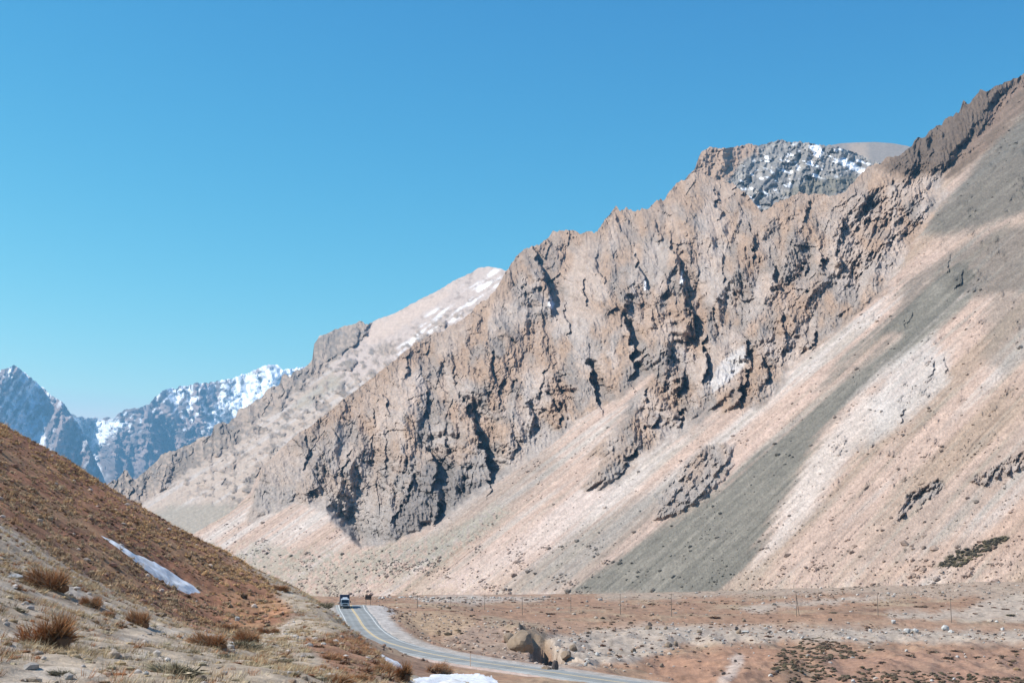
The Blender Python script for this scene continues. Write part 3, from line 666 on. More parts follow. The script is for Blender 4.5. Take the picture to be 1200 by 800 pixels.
# flatten for the road with gravel shoulders
sel = (GY > 130) & (GY < 520) & (GX > -110) & (GX < 170)
xs, ys = GX[sel], GY[sel]
bd = np.full(xs.shape, 1e9); bi = np.zeros(xs.shape, int)
for i in range(0, len(RC)):
    d = (xs - RC[i, 0]) ** 2 + (ys - RC[i, 1]) ** 2
    m = d < bd; bd[m] = d[m]; bi[m] = i
side = ((xs - RC[bi, 0]) * RN[bi, 0] + (ys - RC[bi, 1]) * RN[bi, 1])
dist = np.sqrt(bd)
rdist = np.full(GX.shape, 999.0); rdist[sel] = np.where(side > 0, dist, -dist)
wr = np.where(side > 0, 1 - sstep(7.0, 16.0, dist), 1 - sstep(6.0, 11.0, dist))
rz = RC[bi, 2]
old = GZ[sel]
GZ[sel] = lerp(old, rz - .40 + .28 * sstep(3.6, 4.5, dist) - .02 * np.clip(dist - 4, 0, 10), wr)
HPX, HPY = pix(GX, GY, GZ)

def height(x, y):
    """ground height at world points, from the grid"""
    x = np.atleast_1d(np.asarray(x, float)); y = np.atleast_1d(np.asarray(y, float))
    ia = np.interp(x / y, av, np.arange(len(av))); iy = np.interp(np.log(y), np.log(yv), np.arange(len(yv)))
    i0 = np.clip(ia.astype(int), 0, len(av) - 2); j0 = np.clip(iy.astype(int), 0, len(yv) - 2)
    fa, fy = ia - i0, iy - j0
    return (GZ[j0, i0] * (1 - fa) * (1 - fy) + GZ[j0, i0 + 1] * fa * (1 - fy) + GZ[j0 + 1, i0] * (1 - fa) * fy + GZ[j0 + 1, i0 + 1] * fa * fy)

def hit(px, py, y0=12.0, y1=900.0):
    """first ground point met along a direction (array in, array out); NaN when missed"""
    a, e = ae(px, py); a = np.atleast_1d(a); e = np.atleast_1d(e)
    ys = np.geomspace(y0, y1, 1100)
    out = np.full((len(a), 3), np.nan)
    for k in range(len(a)):
        d = height(a[k] * ys, ys) - e[k] * ys
        j = np.argmax(d > 0)
        if d[j] > 0:
            y = ys[j] if j == 0 else ys[j - 1] + (ys[j] - ys[j - 1]) * (-d[j - 1]) / (d[j] - d[j - 1])
            out[k] = (a[k] * y, y, e[k] * y)
    return out

# colours of the ground
g1 = fbm(GX / 6, GY / 6, 430, 4); g2 = fbm(GX / 1.6, GY / 1.6, 434, 3); g3 = fbm(GX / 30, GY / 30, 437, 3); g4 = fbm(GX / 14, GY / 40, 440, 3)
wx = HPX + 8 * g1; wy = HPY + 4 * noise(HPX / 25, HPY / 10, 441) + 3 * g2
O_ = rgb(.275, .165, .108); SANDY = rgb(.30, .215, .145); GRAV = rgb(.345, .31, .28); REDS = rgb(.285, .135, .08); FOREG = rgb(.36, .285, .215)
gc = np.broadcast_to(O_, GX.shape + (3,)).copy()
gc = mixc(gc, SANDY, sstep(-.1, .5, g3 + .5 * g1)); gc = mixc(gc, rgb(.19, .115, .08), sstep(.05, .5, g4 + .5 * g2) * .7)
pl = (GY > 300)
def gpoly(poly, c, k=1.0, soft=4, ymin=0, ymax=1e9):
    global gc
    gc = mixc(gc, c, pmask(wx, wy, poly, soft) * k * ((GY > ymin) & (GY < ymax)))
gpoly([(700, 690), (1300, 665), (1300, 700), (1060, 700), (1000, 695), (850, 700), (700, 702)], rgb(.31, .25, .20), .7, 4, 400)
gpoly([(860, 712), (960, 702), (1040, 698), (1040, 703), (950, 708), (880, 718)], rgb(.38, .32, .27), .7, 3, 400)
gpoly([(1040, 716), (1130, 714), (1160, 700), (1260, 690), (1260, 728), (1130, 726), (1040, 724)], rgb(.39, .33, .275), .75, 4, 400)
gpoly([(480, 698), (640, 697), (640, 702), (560, 706), (500, 706)], rgb(.44, .40, .36), .6, 4, 400)
gpoly([(560, 722), (700, 730), (1000, 728), (1300, 736), (1300, 740), (1000, 734), (820, 736), (700, 740), (560, 732)], rgb(.33, .21, .145), .7, 4, 380)
gpoly([(640, 745), (735, 735), (760, 731), (900, 734), (1050, 737), (1300, 742), (1300, 756), (1050, 752), (900, 752), (800, 755), (740, 775), (650, 785)], rgb(.36, .305, .255), .8, 5, 230, 460)
gpoly([(760, 772), (840, 760), (930, 758), (900, 790), (850, 805), (760, 800)], rgb(.31, .175, .115), .75, 8, 200, 440)
gpoly([(960, 765), (1300, 760), (1300, 810), (950, 810)], rgb(.29, .17, .12), .7, 8, 200, 440)
gpoly([(840, 800), (850, 785), (862, 766), (872, 766), (868, 780), (850, 806)], rgb(.40, .34, .30), .7, 4, 200, 440)
gpoly([(560, 716), (600, 718), (640, 735), (640, 765), (622, 760), (600, 740), (570, 732)], rgb(.29, .215, .15), .8, 4, 240, 440)
gpoly([(520, 728), (590, 735), (625, 765), (640, 790), (560, 766), (520, 752)], rgb(.30, .215, .165), .75, 5, 240, 400)
gpoly([(460, 716), (520, 712), (560, 728), (530, 748), (480, 740)], rgb(.36, .25, .16), .8, 5, 240, 440)
# foreground and hillside
fg = (GY < 175)
gc = mixc(gc, FOREG, 1.0 * fg)
gc = mixc(gc, rgb(.43, .37, .315), sstep(.0, .4, g1 + .5 * g2) * .7 * fg); gc = mixc(gc, rgb(.24, .185, .13), sstep(.1, .6, -g1 + .6 * g2) * .5 * fg)
hillc = mixc(np.broadcast_to(REDS, GX.shape + (3,)).copy(), rgb(.30, .175, .10), sstep(-.2, .4, g1 + .4 * g2))
hillc = mixc(hillc, rgb(.20, .095, .06), sstep(.15, .5, fbm(GX / 4, GY / 9, 445, 3)) * .7)
gc = mixc(gc, hillc, hill * sstep(-4, 4, poly_sd(wx, wy, [(-600, 300), (0, 480), (300, 665), (352, 722), (300, 748), (225, 738), (150, 700), (80, 665), (0, 612), (-600, 500)])))
gpoly([(300, 683), (345, 700), (395, 716), (415, 735), (395, 745), (370, 725), (340, 705), (305, 695)], rgb(.43, .35, .25), .85, 4, 112, 180)
gpoly([(355, 752), (400, 742), (430, 748), (460, 782), (470, 800), (400, 790), (372, 770)], rgb(.27, .135, .08), .85, 6, 30, 140)
gc = mixc(gc, rgb(.27, .14, .095), np.clip(1.6 * np.exp(-(((GX - berm[0]) / 5.5) ** 2 + ((GY - berm[1]) / 10) ** 2)), 0, 1))
# gravel verges of the road
vg = np.where(rdist > 0, 1 - sstep(7.0, 9.5, rdist + 1.2 * g1), 1 - sstep(6.5, 9.0, -rdist + 1.2 * g1)) * (np.abs(rdist) < 500)
gc = mixc(gc, mixc(np.broadcast_to(GRAV, GX.shape + (3,)).copy(), rgb(.47, .355, .30), ((rdist < 0) * sstep(330, 270, GY))), vg * .92)
# hard-packed turnout beside the crest
gpoly([(424, 709), (462, 709), (462, 716), (452, 722), (470, 742), (452, 738), (436, 722)], rgb(.36, .325, .305), .9, 2, 270, 430)
gc = mixc(gc, gc * .55, sstep(.12, .5, np.where(GY > 170, fbm(GX / 3.5, GY / 8, 446, 3), fbm(GX / .9, GY / 1.2, 447, 3))) * .75 * (np.abs(rdist) > 9))
gc *= (1 + .22 * g2 + .16 * noise(GX / .6, GY / .9, 449) + .16 * noise(GX / 2.2, GY / 4.5, 450))[..., None]
V = np.stack([GX, GY, GZ], -1)
me = make_mesh("ground", V.reshape(-1, 3), grid_faces(*GX.shape)[:, ::-1], gc.reshape(-1, 3), M_ground, smooth=True)
ground = link("ground", me, kind="structure", label="reddish valley floor with stony slopes and tussock hillside")

# ------------------------------------------------------------------ road
def asphalt_mat():
    m, n, l, b = new_mat("asphalt")
    tc = n.new("ShaderNodeTexCoord")
    t1 = n.new("ShaderNodeTexNoise"); t1.inputs["Scale"].default_value = .25; t1.inputs["Detail"].default_value = 6
    t2 = n.new("ShaderNodeTexNoise"); t2.inputs["Scale"].default_value = 14; t2.inputs["Detail"].default_value = 3
    at = n.new("ShaderNodeAttribute"); at.attribute_name = "Col"
    l.new(tc.outputs["Object"], t1.inputs[0]); l.new(tc.outputs["Object"], t2.inputs[0])
    ad = n.new("ShaderNodeMath"); ad.operation = 'MULTIPLY_ADD'; ad.inputs[1].default_value = .5
    l.new(t2.outputs[0], ad.inputs[0]); l.new(t1.outputs[0], ad.inputs[2])
    mr = n.new("ShaderNodeMapRange"); mr.inputs[1].default_value = .5; mr.inputs[2].default_value = 1.0; mr.inputs[3].default_value = .75; mr.inputs[4].default_value = 1.2
    l.new(ad.outputs[0], mr.inputs[0])
    sc = n.new("ShaderNodeVectorMath"); sc.operation = 'SCALE'; l.new(at.outputs["Color"], sc.inputs[0]); l.new(mr.outputs[0], sc.inputs["Scale"])
    l.new(sc.outputs[0], b.inputs["Base Color"]); b.inputs["Roughness"].default_value = .85
    return m
M_asph = asphalt_mat()

def ribbon(name, offs, dz, cols, mat, parent=None, i0=0, i1=None, smooth=True):
    c = RC[i0:i1]; nn = RN[i0:i1]
    rows = []
    for o in offs:
        rows.append(np.concatenate([c[:, :2] + nn * o, (c[:, 2] - .015 * abs(o) + dz - (.45 if abs(o) > 4.55 else 0))[:, None]], 1))
    V = np.stack(rows, 1)
    if len(offs) > 4:
        jj = .28 * noise(np.arange(len(c)) / 2.3, np.zeros(len(c)), 77) + .15 * noise(np.arange(len(c)) / .9, np.zeros(len(c)), 78)
        for e_ in (0, 1, -1, -2): V[:, e_, :2] += nn * (jj * (1 if e_ >= 0 else -1))[:, None]
    C = np.broadcast_to(np.asarray(cols, np.float32)[None], (len(c), len(offs), 3))
    f = grid_faces(len(c), len(offs))
    me = make_mesh(name, V.reshape(-1, 3), f, C.reshape(-1, 3), mat, smooth)
    # faces up
    if np.cross(V[0, 1] - V[0, 0], V[1, 0] - V[0, 0])[2] > 0: me.flip_normals()
    return link(name, me, parent)
offs = [-4.6, -3.95, -3.75, -3.2, -2.6, -1.9, -1.2, -.5, 0, .5, 1.2, 1.9, 2.6, 3.2, 3.75, 3.95, 4.6]
base = np.array([.235, .24, .235])
tone = [1.1, 1.1, 1.05, 1.05, .86, 1.06, .86, 1.08, 1.08, 1.08, .9, 1.06, .9, 1.05, 1.05, 1.1, 1.1]
road = ribbon("road", offs, 0.0, [base * t for t in tone], M_asph)
road["kind"] = "structure"; road["label"] = "grey asphalt two-lane road curving down from the crest"
M_yel = plain_mat("yellow_line_paint", (.60, .43, .20), .7, var=.15, scale=2)
M_whi = plain_mat("white_line_paint", (.52, .52, .50), .7, var=.12, scale=2)
for o in (-.16, .16):
    ribbon("centre_line", [o - .09, o + .09], .008, [(.6, .4, .1)] * 2, M_yel, road)
for o in (-3.35, 3.35):
    ribbon("edge_line", [o - .10, o + .10], .008, [(.7, .7, .7)] * 2, M_whi, road)

# ------------------------------------------------------------------ truck, sign, poles, posts
def cyl(p0, p1, r0, r1=None, n=8):
    r1 = r0 if r1 is None else r1
    p0 = np.array(p0, float); p1 = np.array(p1, float); d = p1 - p0; d /= np.linalg.norm(d)
    u = np.cross(d, (0, 0, 1.0)) if abs(d[2]) < .9 else np.cross(d, (1.0, 0, 0)); u /= np.linalg.norm(u); v = np.cross(d, u)
    t = np.arange(n) * 2 * np.pi / n
    ring = np.cos(t)[:, None] * u + np.sin(t)[:, None] * v
    V = np.concatenate([p0 + ring * r0, p1 + ring * r1])
    f = [tuple(range(n))[::-1], tuple(range(n, 2 * n))] + [(i, (i + 1) % n, n + (i + 1) % n, n + i) for i in range(n)]
    return V, f

def poly_mesh(name, parts, mat, bevel=0.0):
    V, Fc, o = [], [], 0
    for v, f in parts:
        V += [tuple(p) for p in v]; Fc += [tuple(i + o for i in q) for q in f]; o += len(v)
    me = bpy.data.meshes.new(name); me.from_pydata(V, [], Fc)
    import bmesh
    bm = bmesh.new(); bm.from_mesh(me)
    bmesh.ops.recalc_face_normals(bm, faces=bm.faces)
    if bevel:
        bmesh.ops.bevel(bm, geom=[e for e in bm.edges if e.calc_face_angle(0) > .6], offset=bevel, segments=2, profile=.5, affect='EDGES')
    bm.to_mesh(me); bm.free()
    me.materials.append(mat)
    return me

def box(x0, x1, y0, y1, z0, z1):
    V = [(x, y, z) for z in (z0, z1) for y in (y0, y1) for x in (x0, x1)]
    return V, [(0, 2, 3, 1), (4, 5, 7, 6), (0, 1, 5, 4), (2, 6, 7, 3), (0, 4, 6, 2), (1, 3, 7, 5)]

def empty(name, loc, rz=0, **p):
    o = bpy.data.objects.new(name, None); COL.objects.link(o); o.location = loc; o.rotation_euler = (0, 0, rz)
    o.empty_display_size = .2
    for k, v in p.items(): o[k] = v
    return o

M_navy = plain_mat("navy_box_paint", (.012, .022, .06), .45, var=.2, scale=1.5)
M_white = plain_mat("white_cab_paint", (.36, .41, .46), .35, var=.06, scale=1.2, spec=.5)
M_glass = plain_mat("dark_window_glass", (.01, .016, .022), .12, var=.1, spec=.6)
M_black = plain_mat("black_rubber", (.02, .02, .02), .8, var=.2)
M_steel = plain_mat("grey_steel", (.35, .36, .37), .45, .6, var=.1)
M_lamp = plain_mat("lamp_lens", (.75, .75, .72), .2, var=.05, spec=.6)
M_wood = plain_mat("weathered_wood", (.19, .15, .12), .85, var=.25, scale=6)
M_brown = plain_mat("brown_sign_back", (.055, .028, .022), .7, var=.2, scale=2)
M_post = plain_mat("pale_post", (.50, .36, .26), .7, var=.15, scale=5)

# truck coming down the left lane just past the crest (front at -Y in its own space)
ti = int(np.argmin(np.abs(RC[:, 1] - 386)))
tp = RC[ti, :2] - RN[ti] * 1.85
tdir = rt_[ti] if rt_[ti, 1] < 0 else -rt_[ti]
truck = empty("truck", (tp[0], tp[1], RC[ti, 2] - .02), math.atan2(tdir[1], tdir[0]) + math.pi / 2,
              label="white-cabbed lorry with dark navy cargo box driving down the road", category="truck")
def part(name, parts, mat, parent, bevel=0.0):
    return link(name, poly_mesh(name, parts, mat, bevel), parent)
part("cargo_box", [box(-1.25, 1.25, 2.15, 8.6, 1.05, 3.62)], M_navy, truck, .04)
cabV = [(-1.15, 0.10, .55), (1.15, 0.10, .55), (1.15, 0.05, 1.45), (-1.15, 0.05, 1.45), (-1.08, .42, 2.42), (1.08, .42, 2.42), (-1.05, .75, 2.62), (1.05, .75, 2.62),
        (-1.05, 1.95, 2.62), (1.05, 1.95, 2.62), (-1.15, 1.98, .55), (1.15, 1.98, .55), (-1.15, 1.98, 1.45), (1.15, 1.98, 1.45)]
cabF = [(0, 1, 2, 3), (3, 2, 5, 4), (4, 5, 7, 6), (6, 7, 9, 8), (8, 9, 13, 11, 10, 12), (0, 10, 11, 1), (1, 11, 13, 2), (2, 13, 9, 7, 5), (0, 3, 12, 10), (3, 4, 6, 8, 12)]
cab = part("cab", [(cabV, cabF)], M_white, truck, .05)
ws = [(-1.0, .05, 1.52), (1.0, .05, 1.52), (.95, .36, 2.33), (-.95, .36, 2.33), (-1.0, .09, 1.52), (1.0, .09, 1.52), (.95, .40, 2.33), (-.95, .40, 2.33)]
part("windshield", [(ws, [(0, 1, 2, 3), (7, 6, 5, 4), (0, 4, 5, 1), (1, 5, 6, 2), (2, 6, 7, 3), (3, 7, 4, 0)])], M_glass, truck)
for sx in (-1, 1):
    part("side_window", [box(min(sx * 1.10, sx * 1.165), max(sx * 1.10, sx * 1.165), .62, 1.45, 1.55, 2.25)], M_glass, truck)
    mir = part("mirror", [box(min(sx * 1.28, sx * 1.48), max(sx * 1.28, sx * 1.48), .18, .28, 1.55, 2.10)], M_black, truck, .02)
    part("mirror_arm", [cyl((sx * 1.1, .25, 1.95), (sx * 1.38, .24, 1.95), .025, n=6)], M_black, mir)
    part("headlight", [box(sx * .88 - .17, sx * .88 + .17, .02, .12, .72, .92)], M_lamp, truck, .02)
    for y, off in ((.95, 0), (5.9, 0), (7.1, 0)):
        w = part("wheel", [cyl((sx * .92, y, .48), (sx * 1.22, y, .48), .48, n=20)], M_black, truck, .03)
        part("rim", [cyl((sx * 1.20, y, .48), (sx * 1.24, y, .48), .27, n=14)], M_steel, w)
part("grille", [box(-.62, .62, .0, .1, .95, 1.25)] + [box(-.62, .62, -.02, .02, z, z + .04) for z in (1.0, 1.09, 1.18)], M_black, truck)
part("bumper", [box(-1.2, 1.2, -.10, .25, .38, .66)], M_black, truck, .04)
part("roof_deflector", [([(-.7, .8, 2.60), (.7, .8, 2.60), (.6, 1.5, 2.98), (-.6, 1.5, 2.98), (-.7, 1.85, 2.60), (.7, 1.85, 2.60), (.6, 1.85, 2.98), (-.6, 1.85, 2.98)],
                         [(0, 1, 2, 3), (3, 2, 6, 7), (4, 7, 6, 5), (0, 4, 5, 1), (0, 3, 7, 4), (1, 5, 6, 2)])], M_white, truck, .03)
part("chassis", [box(-.5, .5, .5, 8.3, .62, 1.0)], M_black, truck)
part("mudguard", [box(-1.2, 1.2, 5.3, 7.75, .98, 1.04)], M_black, truck)

# road sign seen from behind, right of the crest
def ground_at(px, d):
    a, _ = ae(px, 705.0); x = float(a) * d
    return x, d, float(height(x, d)[0])
x, y, z = ground_at(431.5, 407)
sg = empty("road_sign", (x, y, z), .1, label="dark brown board sign on two posts beside the road crest", category="road sign")
z0 = 1.45 + max(0, RC[int(np.argmin(np.abs(RC[:, 1] - 402))), 2] - z) * .6
part("board", [box(-.88, .88, -.03, .03, z0, z0 + 1.3)], M_brown, sg, .01)
for sx in (-.6, .6):
    part("post", [box(sx - .06, sx + .06, .035, .13, -.3, z0 + 1.2)], M_wood, sg)
for zz in (z0 + .25, z0 + .95):
    part("rail", [box(-.8, .8, -.075, -.032, zz, zz + .08)], M_wood, sg)

# utility poles across the plain
POLES = [(489, 712, 697, 1), (568, 714.5, 697, 1), (612, 720, 700, 0), (669, 717, 699, 0), (727, 719.5, 696, 0), (787, 722, 695.5, 1), (933.5, 721.5, 692.5, 1), (1029, 721.5, 697, 0), (1115, 729, 701.5, 1)]
for i, (px, pb, pt, arm) in enumerate(POLES):
    h_ = hit(px, pb, 380, 900)[0]
    if np.isnan(h_[0]):
        h_ = np.array(ground_at(px, 520))
    hh = (pb - pt) / F * h_[1]
    lab = "slender dark wooden utility pole standing on the gravel plain"
    if abs(px - 933.5) < 1: lab = "utility pole with leaning brace pole at its side on the plain"
    po = empty("utility_pole", tuple(h_), .35, label=lab, category="utility pole", group="utility poles across the plain")
    part("pole", [cyl((0, 0, -.6), (0, 0, hh), .14, .09, 8)], M_wood, po)
    if arm:
        ca_ = part("crossarm", [box(-.9, .9, -.19, -.08, hh - .55, hh - .42)], M_wood, po)
        for q in (-.75, .75):
            part("insulator", [cyl((q, -.13, hh - .42), (q, -.13, hh - .24), .05, .04, 6)], M_steel, ca_)
    else:
        part("pole_cap", [cyl((0, 0, hh), (0, 0, hh + .12), .15, .05, 8)], M_steel, po)
    if abs(px - 933.5) < 1:
        part("brace", [cyl((1.15, .1, -.5), (.12, 0, hh * .82), .13, .10, 8)], M_wood, po)
# small round sign on its own post
h_ = hit(528, 709, 380, 900)[0]
if np.isnan(h_[0]): h_ = np.array(ground_at(528, 520))
rs = empty("round_sign", tuple(h_), 0, label="small dark round sign on a thin post at the edge of the plain", category="road sign")
part("post", [cyl((0, 0, -.3), (0, 0, 2.6), .07, .07, 6)], M_wood, rs)
part("disc", [cyl((0, -.10, 2.75), (0, -.06, 2.75), .42, .42, 14)], M_brown, rs)
# roadside marker posts
for px, d, hgt, lab in ((434.5, 288, 1.7, "thin marker post at the verge where the road bends"), (563, 240, 2.6, "tall thin pale marker post standing in the pink gravel verge")):
    h_ = np.array(ground_at(px, d))
    ci = int(np.argmin((RC[:, 0] - h_[0]) ** 2 + (RC[:, 1] - h_[1]) ** 2))
    h_[:2] = RC[ci, :2] - RN[ci] * 5.6; h_[2] = height(h_[0], h_[1])[0]
    mp = empty("marker_post", tuple(h_), 0, label=lab, category="marker post", group="marker posts along the road")
    part("stake", [cyl((0, 0, -.3), (0, 0, hgt), .06, .05, 6)], M_post if px > 500 else M_wood, mp)
    part("reflector", [box(-.06, .06, -.085, -.055, hgt - .35, hgt - .12)], M_brown, mp)

# ------------------------------------------------------------------ vegetation and stones
def ico(sub=1):
    import bmesh
    bm = bmesh.new(); bmesh.ops.create_icosphere(bm, subdivisions=sub, radius=1.0)
    V = np.array([v.co[:] for v in bm.verts]); Fc = np.array([[v.index for v in f.verts] for f in bm.faces]); bm.free()
    return V, Fc
ICO1 = ico(1); ICO2 = ico(2); ICO3 = ico(3)

def blades(pos, R, H, n, w, col, cj=.25, droop=.3, r0=.35, seed=0, wind=(.0, .0)):
    """n thin blades per tuft as single triangles"""
    g = np.random.default_rng(seed); N = len(pos)
    th = g.uniform(0, 2 * np.pi, (N, n)); rr = np.sqrt(g.uniform(0, 1, (N, n)))
    dirv = np.stack([np.cos(th), np.sin(th)], -1)
    base = pos[:, None, :] + np.concatenate([dirv * (rr * R[:, None] * r0)[..., None], np.full((N, n, 1), -.03)], -1)
    ln = g.uniform(.55, 1.0, (N, n))
    tip = pos[:, None, :] + np.concatenate([dirv * (rr * R[:, None])[..., None] + np.array(wind) * H[:, None, None], (H[:, None] * ln * (1 - droop * rr ** 2))[..., None]], -1)
    t2 = g.uniform(0, 2 * np.pi, (N, n)); wv = np.stack([np.cos(t2), np.sin(t2), 0 * t2], -1) * (w[:, None] * .5)[..., None]
    V = np.stack([base - wv, base + wv, tip], 2).reshape(-1, 3)
    f = np.arange(len(V)).reshape(-1, 3)
    c = col[:, None, None, :] * (1 + g.uniform(-cj, cj, (N, n, 1, 1))) * np.array([.8, .8, 1.1])[None, None, :, None]
    return V, f, np.broadcast_to(c, (N, n, 3, 3)).reshape(-1, 3)

def lumps(pos, S, col, tmpl=ICO1, jit=.3, seed=0, sink=.3, cj=.15):
    g = np.random.default_rng(seed); N = len(pos); T_, Fq = tmpl; k = len(T_)
    a = g.uniform(0, 2 * np.pi, N)
    V = T_[None] * (1 + g.uniform(-jit, jit, (N, k, 1))) * S[:, None, :]
    x = V[..., 0] * np.cos(a)[:, None] - V[..., 1] * np.sin(a)[:, None]; y = V[..., 0] * np.sin(a)[:, None] + V[..., 1] * np.cos(a)[:, None]
    V = np.stack([x, y, V[..., 2] + S[:, None, 2] * (1 - 2 * sink)], -1) + pos[:, None, :]
    f = Fq[None] + (np.arange(N) * k)[:, None, None]
    c = np.broadcast_to(col[:, None, :] * (1 + g.uniform(-cj, cj, (N, k, 1))), (N, k, 3))
    return V.reshape(-1, 3), f.reshape(-1, 3), c.reshape(-1, 3)

def join(lst):
    V, Fq, C, o = [], [], [], 0
    for v, f, c in lst:
        V.append(v); Fq.append(f + o); C.append(c); o += len(v)
    return np.concatenate(V), np.concatenate(Fq), np.concatenate(C)

def on_ground(x, y):
    return np.stack([x, y, height(x, y)], -1)

def scatter_world(n, x0, x1, y0, y1, seed):
    g = np.random.default_rng(seed)
    x = g.uniform(x0, x1, n); y = g.uniform(y0, y1, n)
    return on_ground(x, y)

def scatter_polar(n, a0, a1, y0, y1, seed, p=1.0):
    """even over the ground area of a sector seen from the camera when p = 1, denser near when larger"""
    g = np.random.default_rng(seed)
    y = (y0 ** (2 / p) + g.uniform(0, 1, n) * (y1 ** (2 / p) - y0 ** (2 / p))) ** (p / 2)
    return on_ground(g.uniform(a0, a1, n) * y, y)

HILLP = [(-600, 300), (0, 488), (300, 668), (345, 712), (300, 745), (225, 738), (150, 700), (80, 665), (0, 612), (-600, 500)]
def hmask(p, poly, soft=3):
    q = pix(p[:, 0], p[:, 1], p[:, 2]); return pmask(q[0], q[1], poly, soft)

# tussocks on the hillside
p = scatter_polar(30000, -.42, -.14, 45, 128, 501)
m = hmask(p, HILLP) > .5
cl_ = fbm(p[:, 0] / 5, p[:, 1] / 7, 502, 3)
g = np.random.default_rng(503)
SNOWP1 = [(118, 627), (130, 632), (150, 645), (180, 657), (205, 673), (220, 681), (235, 694), (222, 696), (200, 687), (180, 675), (155, 655), (138, 642)]
m &= (g.uniform(0, 1, len(p)) < .20 + .6 * sstep(-.15, .4, cl_)) & ((hmask(p, SNOWP1, 2) < .4) | (g.uniform(0, 1, len(p)) < .05))
p = p[m]
qx, qy = pix(p[:, 0], p[:, 1], p[:, 2])
N = len(p)
upper = sstep(20, -60, qy - (497 + .62 * qx) - 40)          # close to the crest
sz = np.clip(np.exp(g.normal(-1.95, .42, N)), .06, .45)
gold = rgb(.58, .375, .19); dull = rgb(.43, .315, .20); darkc = rgb(.15, .085, .055); redc = rgb(.36, .21, .12)
mixv = g.uniform(0, 1, N)
colt = np.where((mixv < .12 + .6 * upper)[:, None], gold, np.where((mixv < .72)[:, None], dull, np.where((mixv < .86)[:, None], redc, darkc))) * g.uniform(.75, 1.2, (N, 1))
parts_ = [blades(p, sz * 1.35, sz * g.uniform(.9, 1.6, N), 18, np.full(N, .032), colt, seed=504, r0=.55),
          lumps(p, np.stack([sz * .55, sz * .55, sz * .42], -1), colt * .6, ICO1, .3, 505, .4)]
me = make_mesh("tussock_grass", *join(parts_), M_grass)
link("tussock_grass", me, kind="stuff", label="dry golden and brown tussocks covering the red hillside", category="grass")

# grass and litter over the foreground shoulder
p = scatter_polar(36000, -.42, -.03, 19, 130, 511, 1.5)
q = pix(p[:, 0], p[:, 1], p[:, 2])
g = np.random.default_rng(512)
cl_ = fbm(p[:, 0] / 3.2, p[:, 1] / 4.5, 513, 3)
dens = sstep(-.15, .35, cl_)
bare = np.maximum.reduce([hmask(p, [(128, 745), (140, 733), (165, 733), (188, 745), (180, 755), (140, 757)]), hmask(p, [(60, 808), (0, 808), (0, 765), (90, 765), (130, 785)], 8) * .7])
m = (hmask(p, HILLP) < .4) & (g.uniform(0, 1, len(p)) < dens * .85 + .12) & (g.uniform(0, 1, len(p)) > bare)
p = p[m]; N = len(p); qx, qy = pix(p[:, 0], p[:, 1], p[:, 2])
sz = g.uniform(.08, .22, N)
straw = rgb(.50, .37, .22); pale = rgb(.52, .43, .29); brn = rgb(.27, .175, .105); red_ = rgb(.38, .175, .085)
redz = pmask(qx, qy, [(355, 752), (400, 742), (430, 748), (460, 782), (470, 800), (400, 790), (372, 770)], 6)
mv = g.uniform(0, 1, N)
colt = np.where((mv < .42)[:, None], straw, np.where((mv < .70)[:, None], pale, np.where((mv < .9)[:, None], brn, red_)))
colt = np.where((g.uniform(0, 1, N) < redz * .8)[:, None], np.where((mv < .5)[:, None], red_ * 1.05, np.where((mv < .8)[:, None], rgb(.36, .24, .13), brn)), colt) * g.uniform(.75, 1.15, (N, 1))
parts_ = [blades(p, sz * 1.5, sz * g.uniform(.7, 1.4, N), 18, np.full(N, .009) + p[:, 1] * .00014, colt, seed=514, r0=.5, wind=(.25, 0)),
          lumps(p[::3], np.stack([sz[::3] * .6, sz[::3] * .6, sz[::3] * .3], -1), colt[::3] * .6, ICO1, .3, 515, .45)]
me = make_mesh("dry_grass", *join(parts_), M_grass)
link("dry_grass", me, kind="stuff", label="pale dry grass growing in patches over the stony foreground", category="grass")

# loose stones: foreground, hillside, verges, terrace and foot of the scree
stn = []
def stones(p, s0, s1, cols, seed, tmpl=ICO1, pw=2.5):
    g = np.random.default_rng(seed); N = len(p)
    s = s0 + (s1 - s0) * g.uniform(0, 1, N) ** pw
    c = np.array(cols)[g.integers(0, len(cols), N)] * g.uniform(.7, 1.15, (N, 1))
    stn.append(lumps(p, np.stack([s * g.uniform(.8, 1.3, N), s * g.uniform(.7, 1.1, N), s * g.uniform(.45, .8, N)], -1), c, tmpl, .22, seed + 1, .3))
GS = [(.36, .32, .29), (.32, .26, .21), (.44, .40, .37), (.27, .19, .14)]
p = scatter_polar(1500, -.42, -.04, 19, 120, 521, 1.6); p = p[hmask(p, HILLP) < .4]
stones(p, .02, .16, GS, 522)
p = scatter_polar(600, -.42, -.14, 45, 128, 524); p = p[hmask(p, HILLP) > .4]
stones(p, .05, .28, [(.30, .17, .12), (.38, .32, .28), (.2, .12, .09)], 525)
p = scatter_polar(4200, .0, .40, 255, 455, 527, .9); q = pix(p[:, 0], p[:, 1], p[:, 2])
terr = pmask(q[0], q[1], [(640, 745), (735, 735), (760, 731), (900, 734), (1050, 737), (1300, 742), (1300, 756), (1050, 752), (900, 754), (800, 762), (740, 785), (650, 790)], 6)
rd = np.min(np.hypot(p[:, None, 0] - RC[None, ::6, 0], p[:, None, 1] - RC[None, ::6, 1]), 1)
g = np.random.default_rng(528); k_ = (g.uniform(0, 1, len(p)) < .12 + .88 * terr) & (rd > 8)
stones(p[k_], .10, .65, [(.42, .40, .38), (.38, .33, .29), (.34, .24, .18), (.22, .15, .12)], 529, pw=3)
p = scatter_polar(4000, -.12, .42, 470, 760, 531, .9); q = pix(p[:, 0], p[:, 1], p[:, 2])
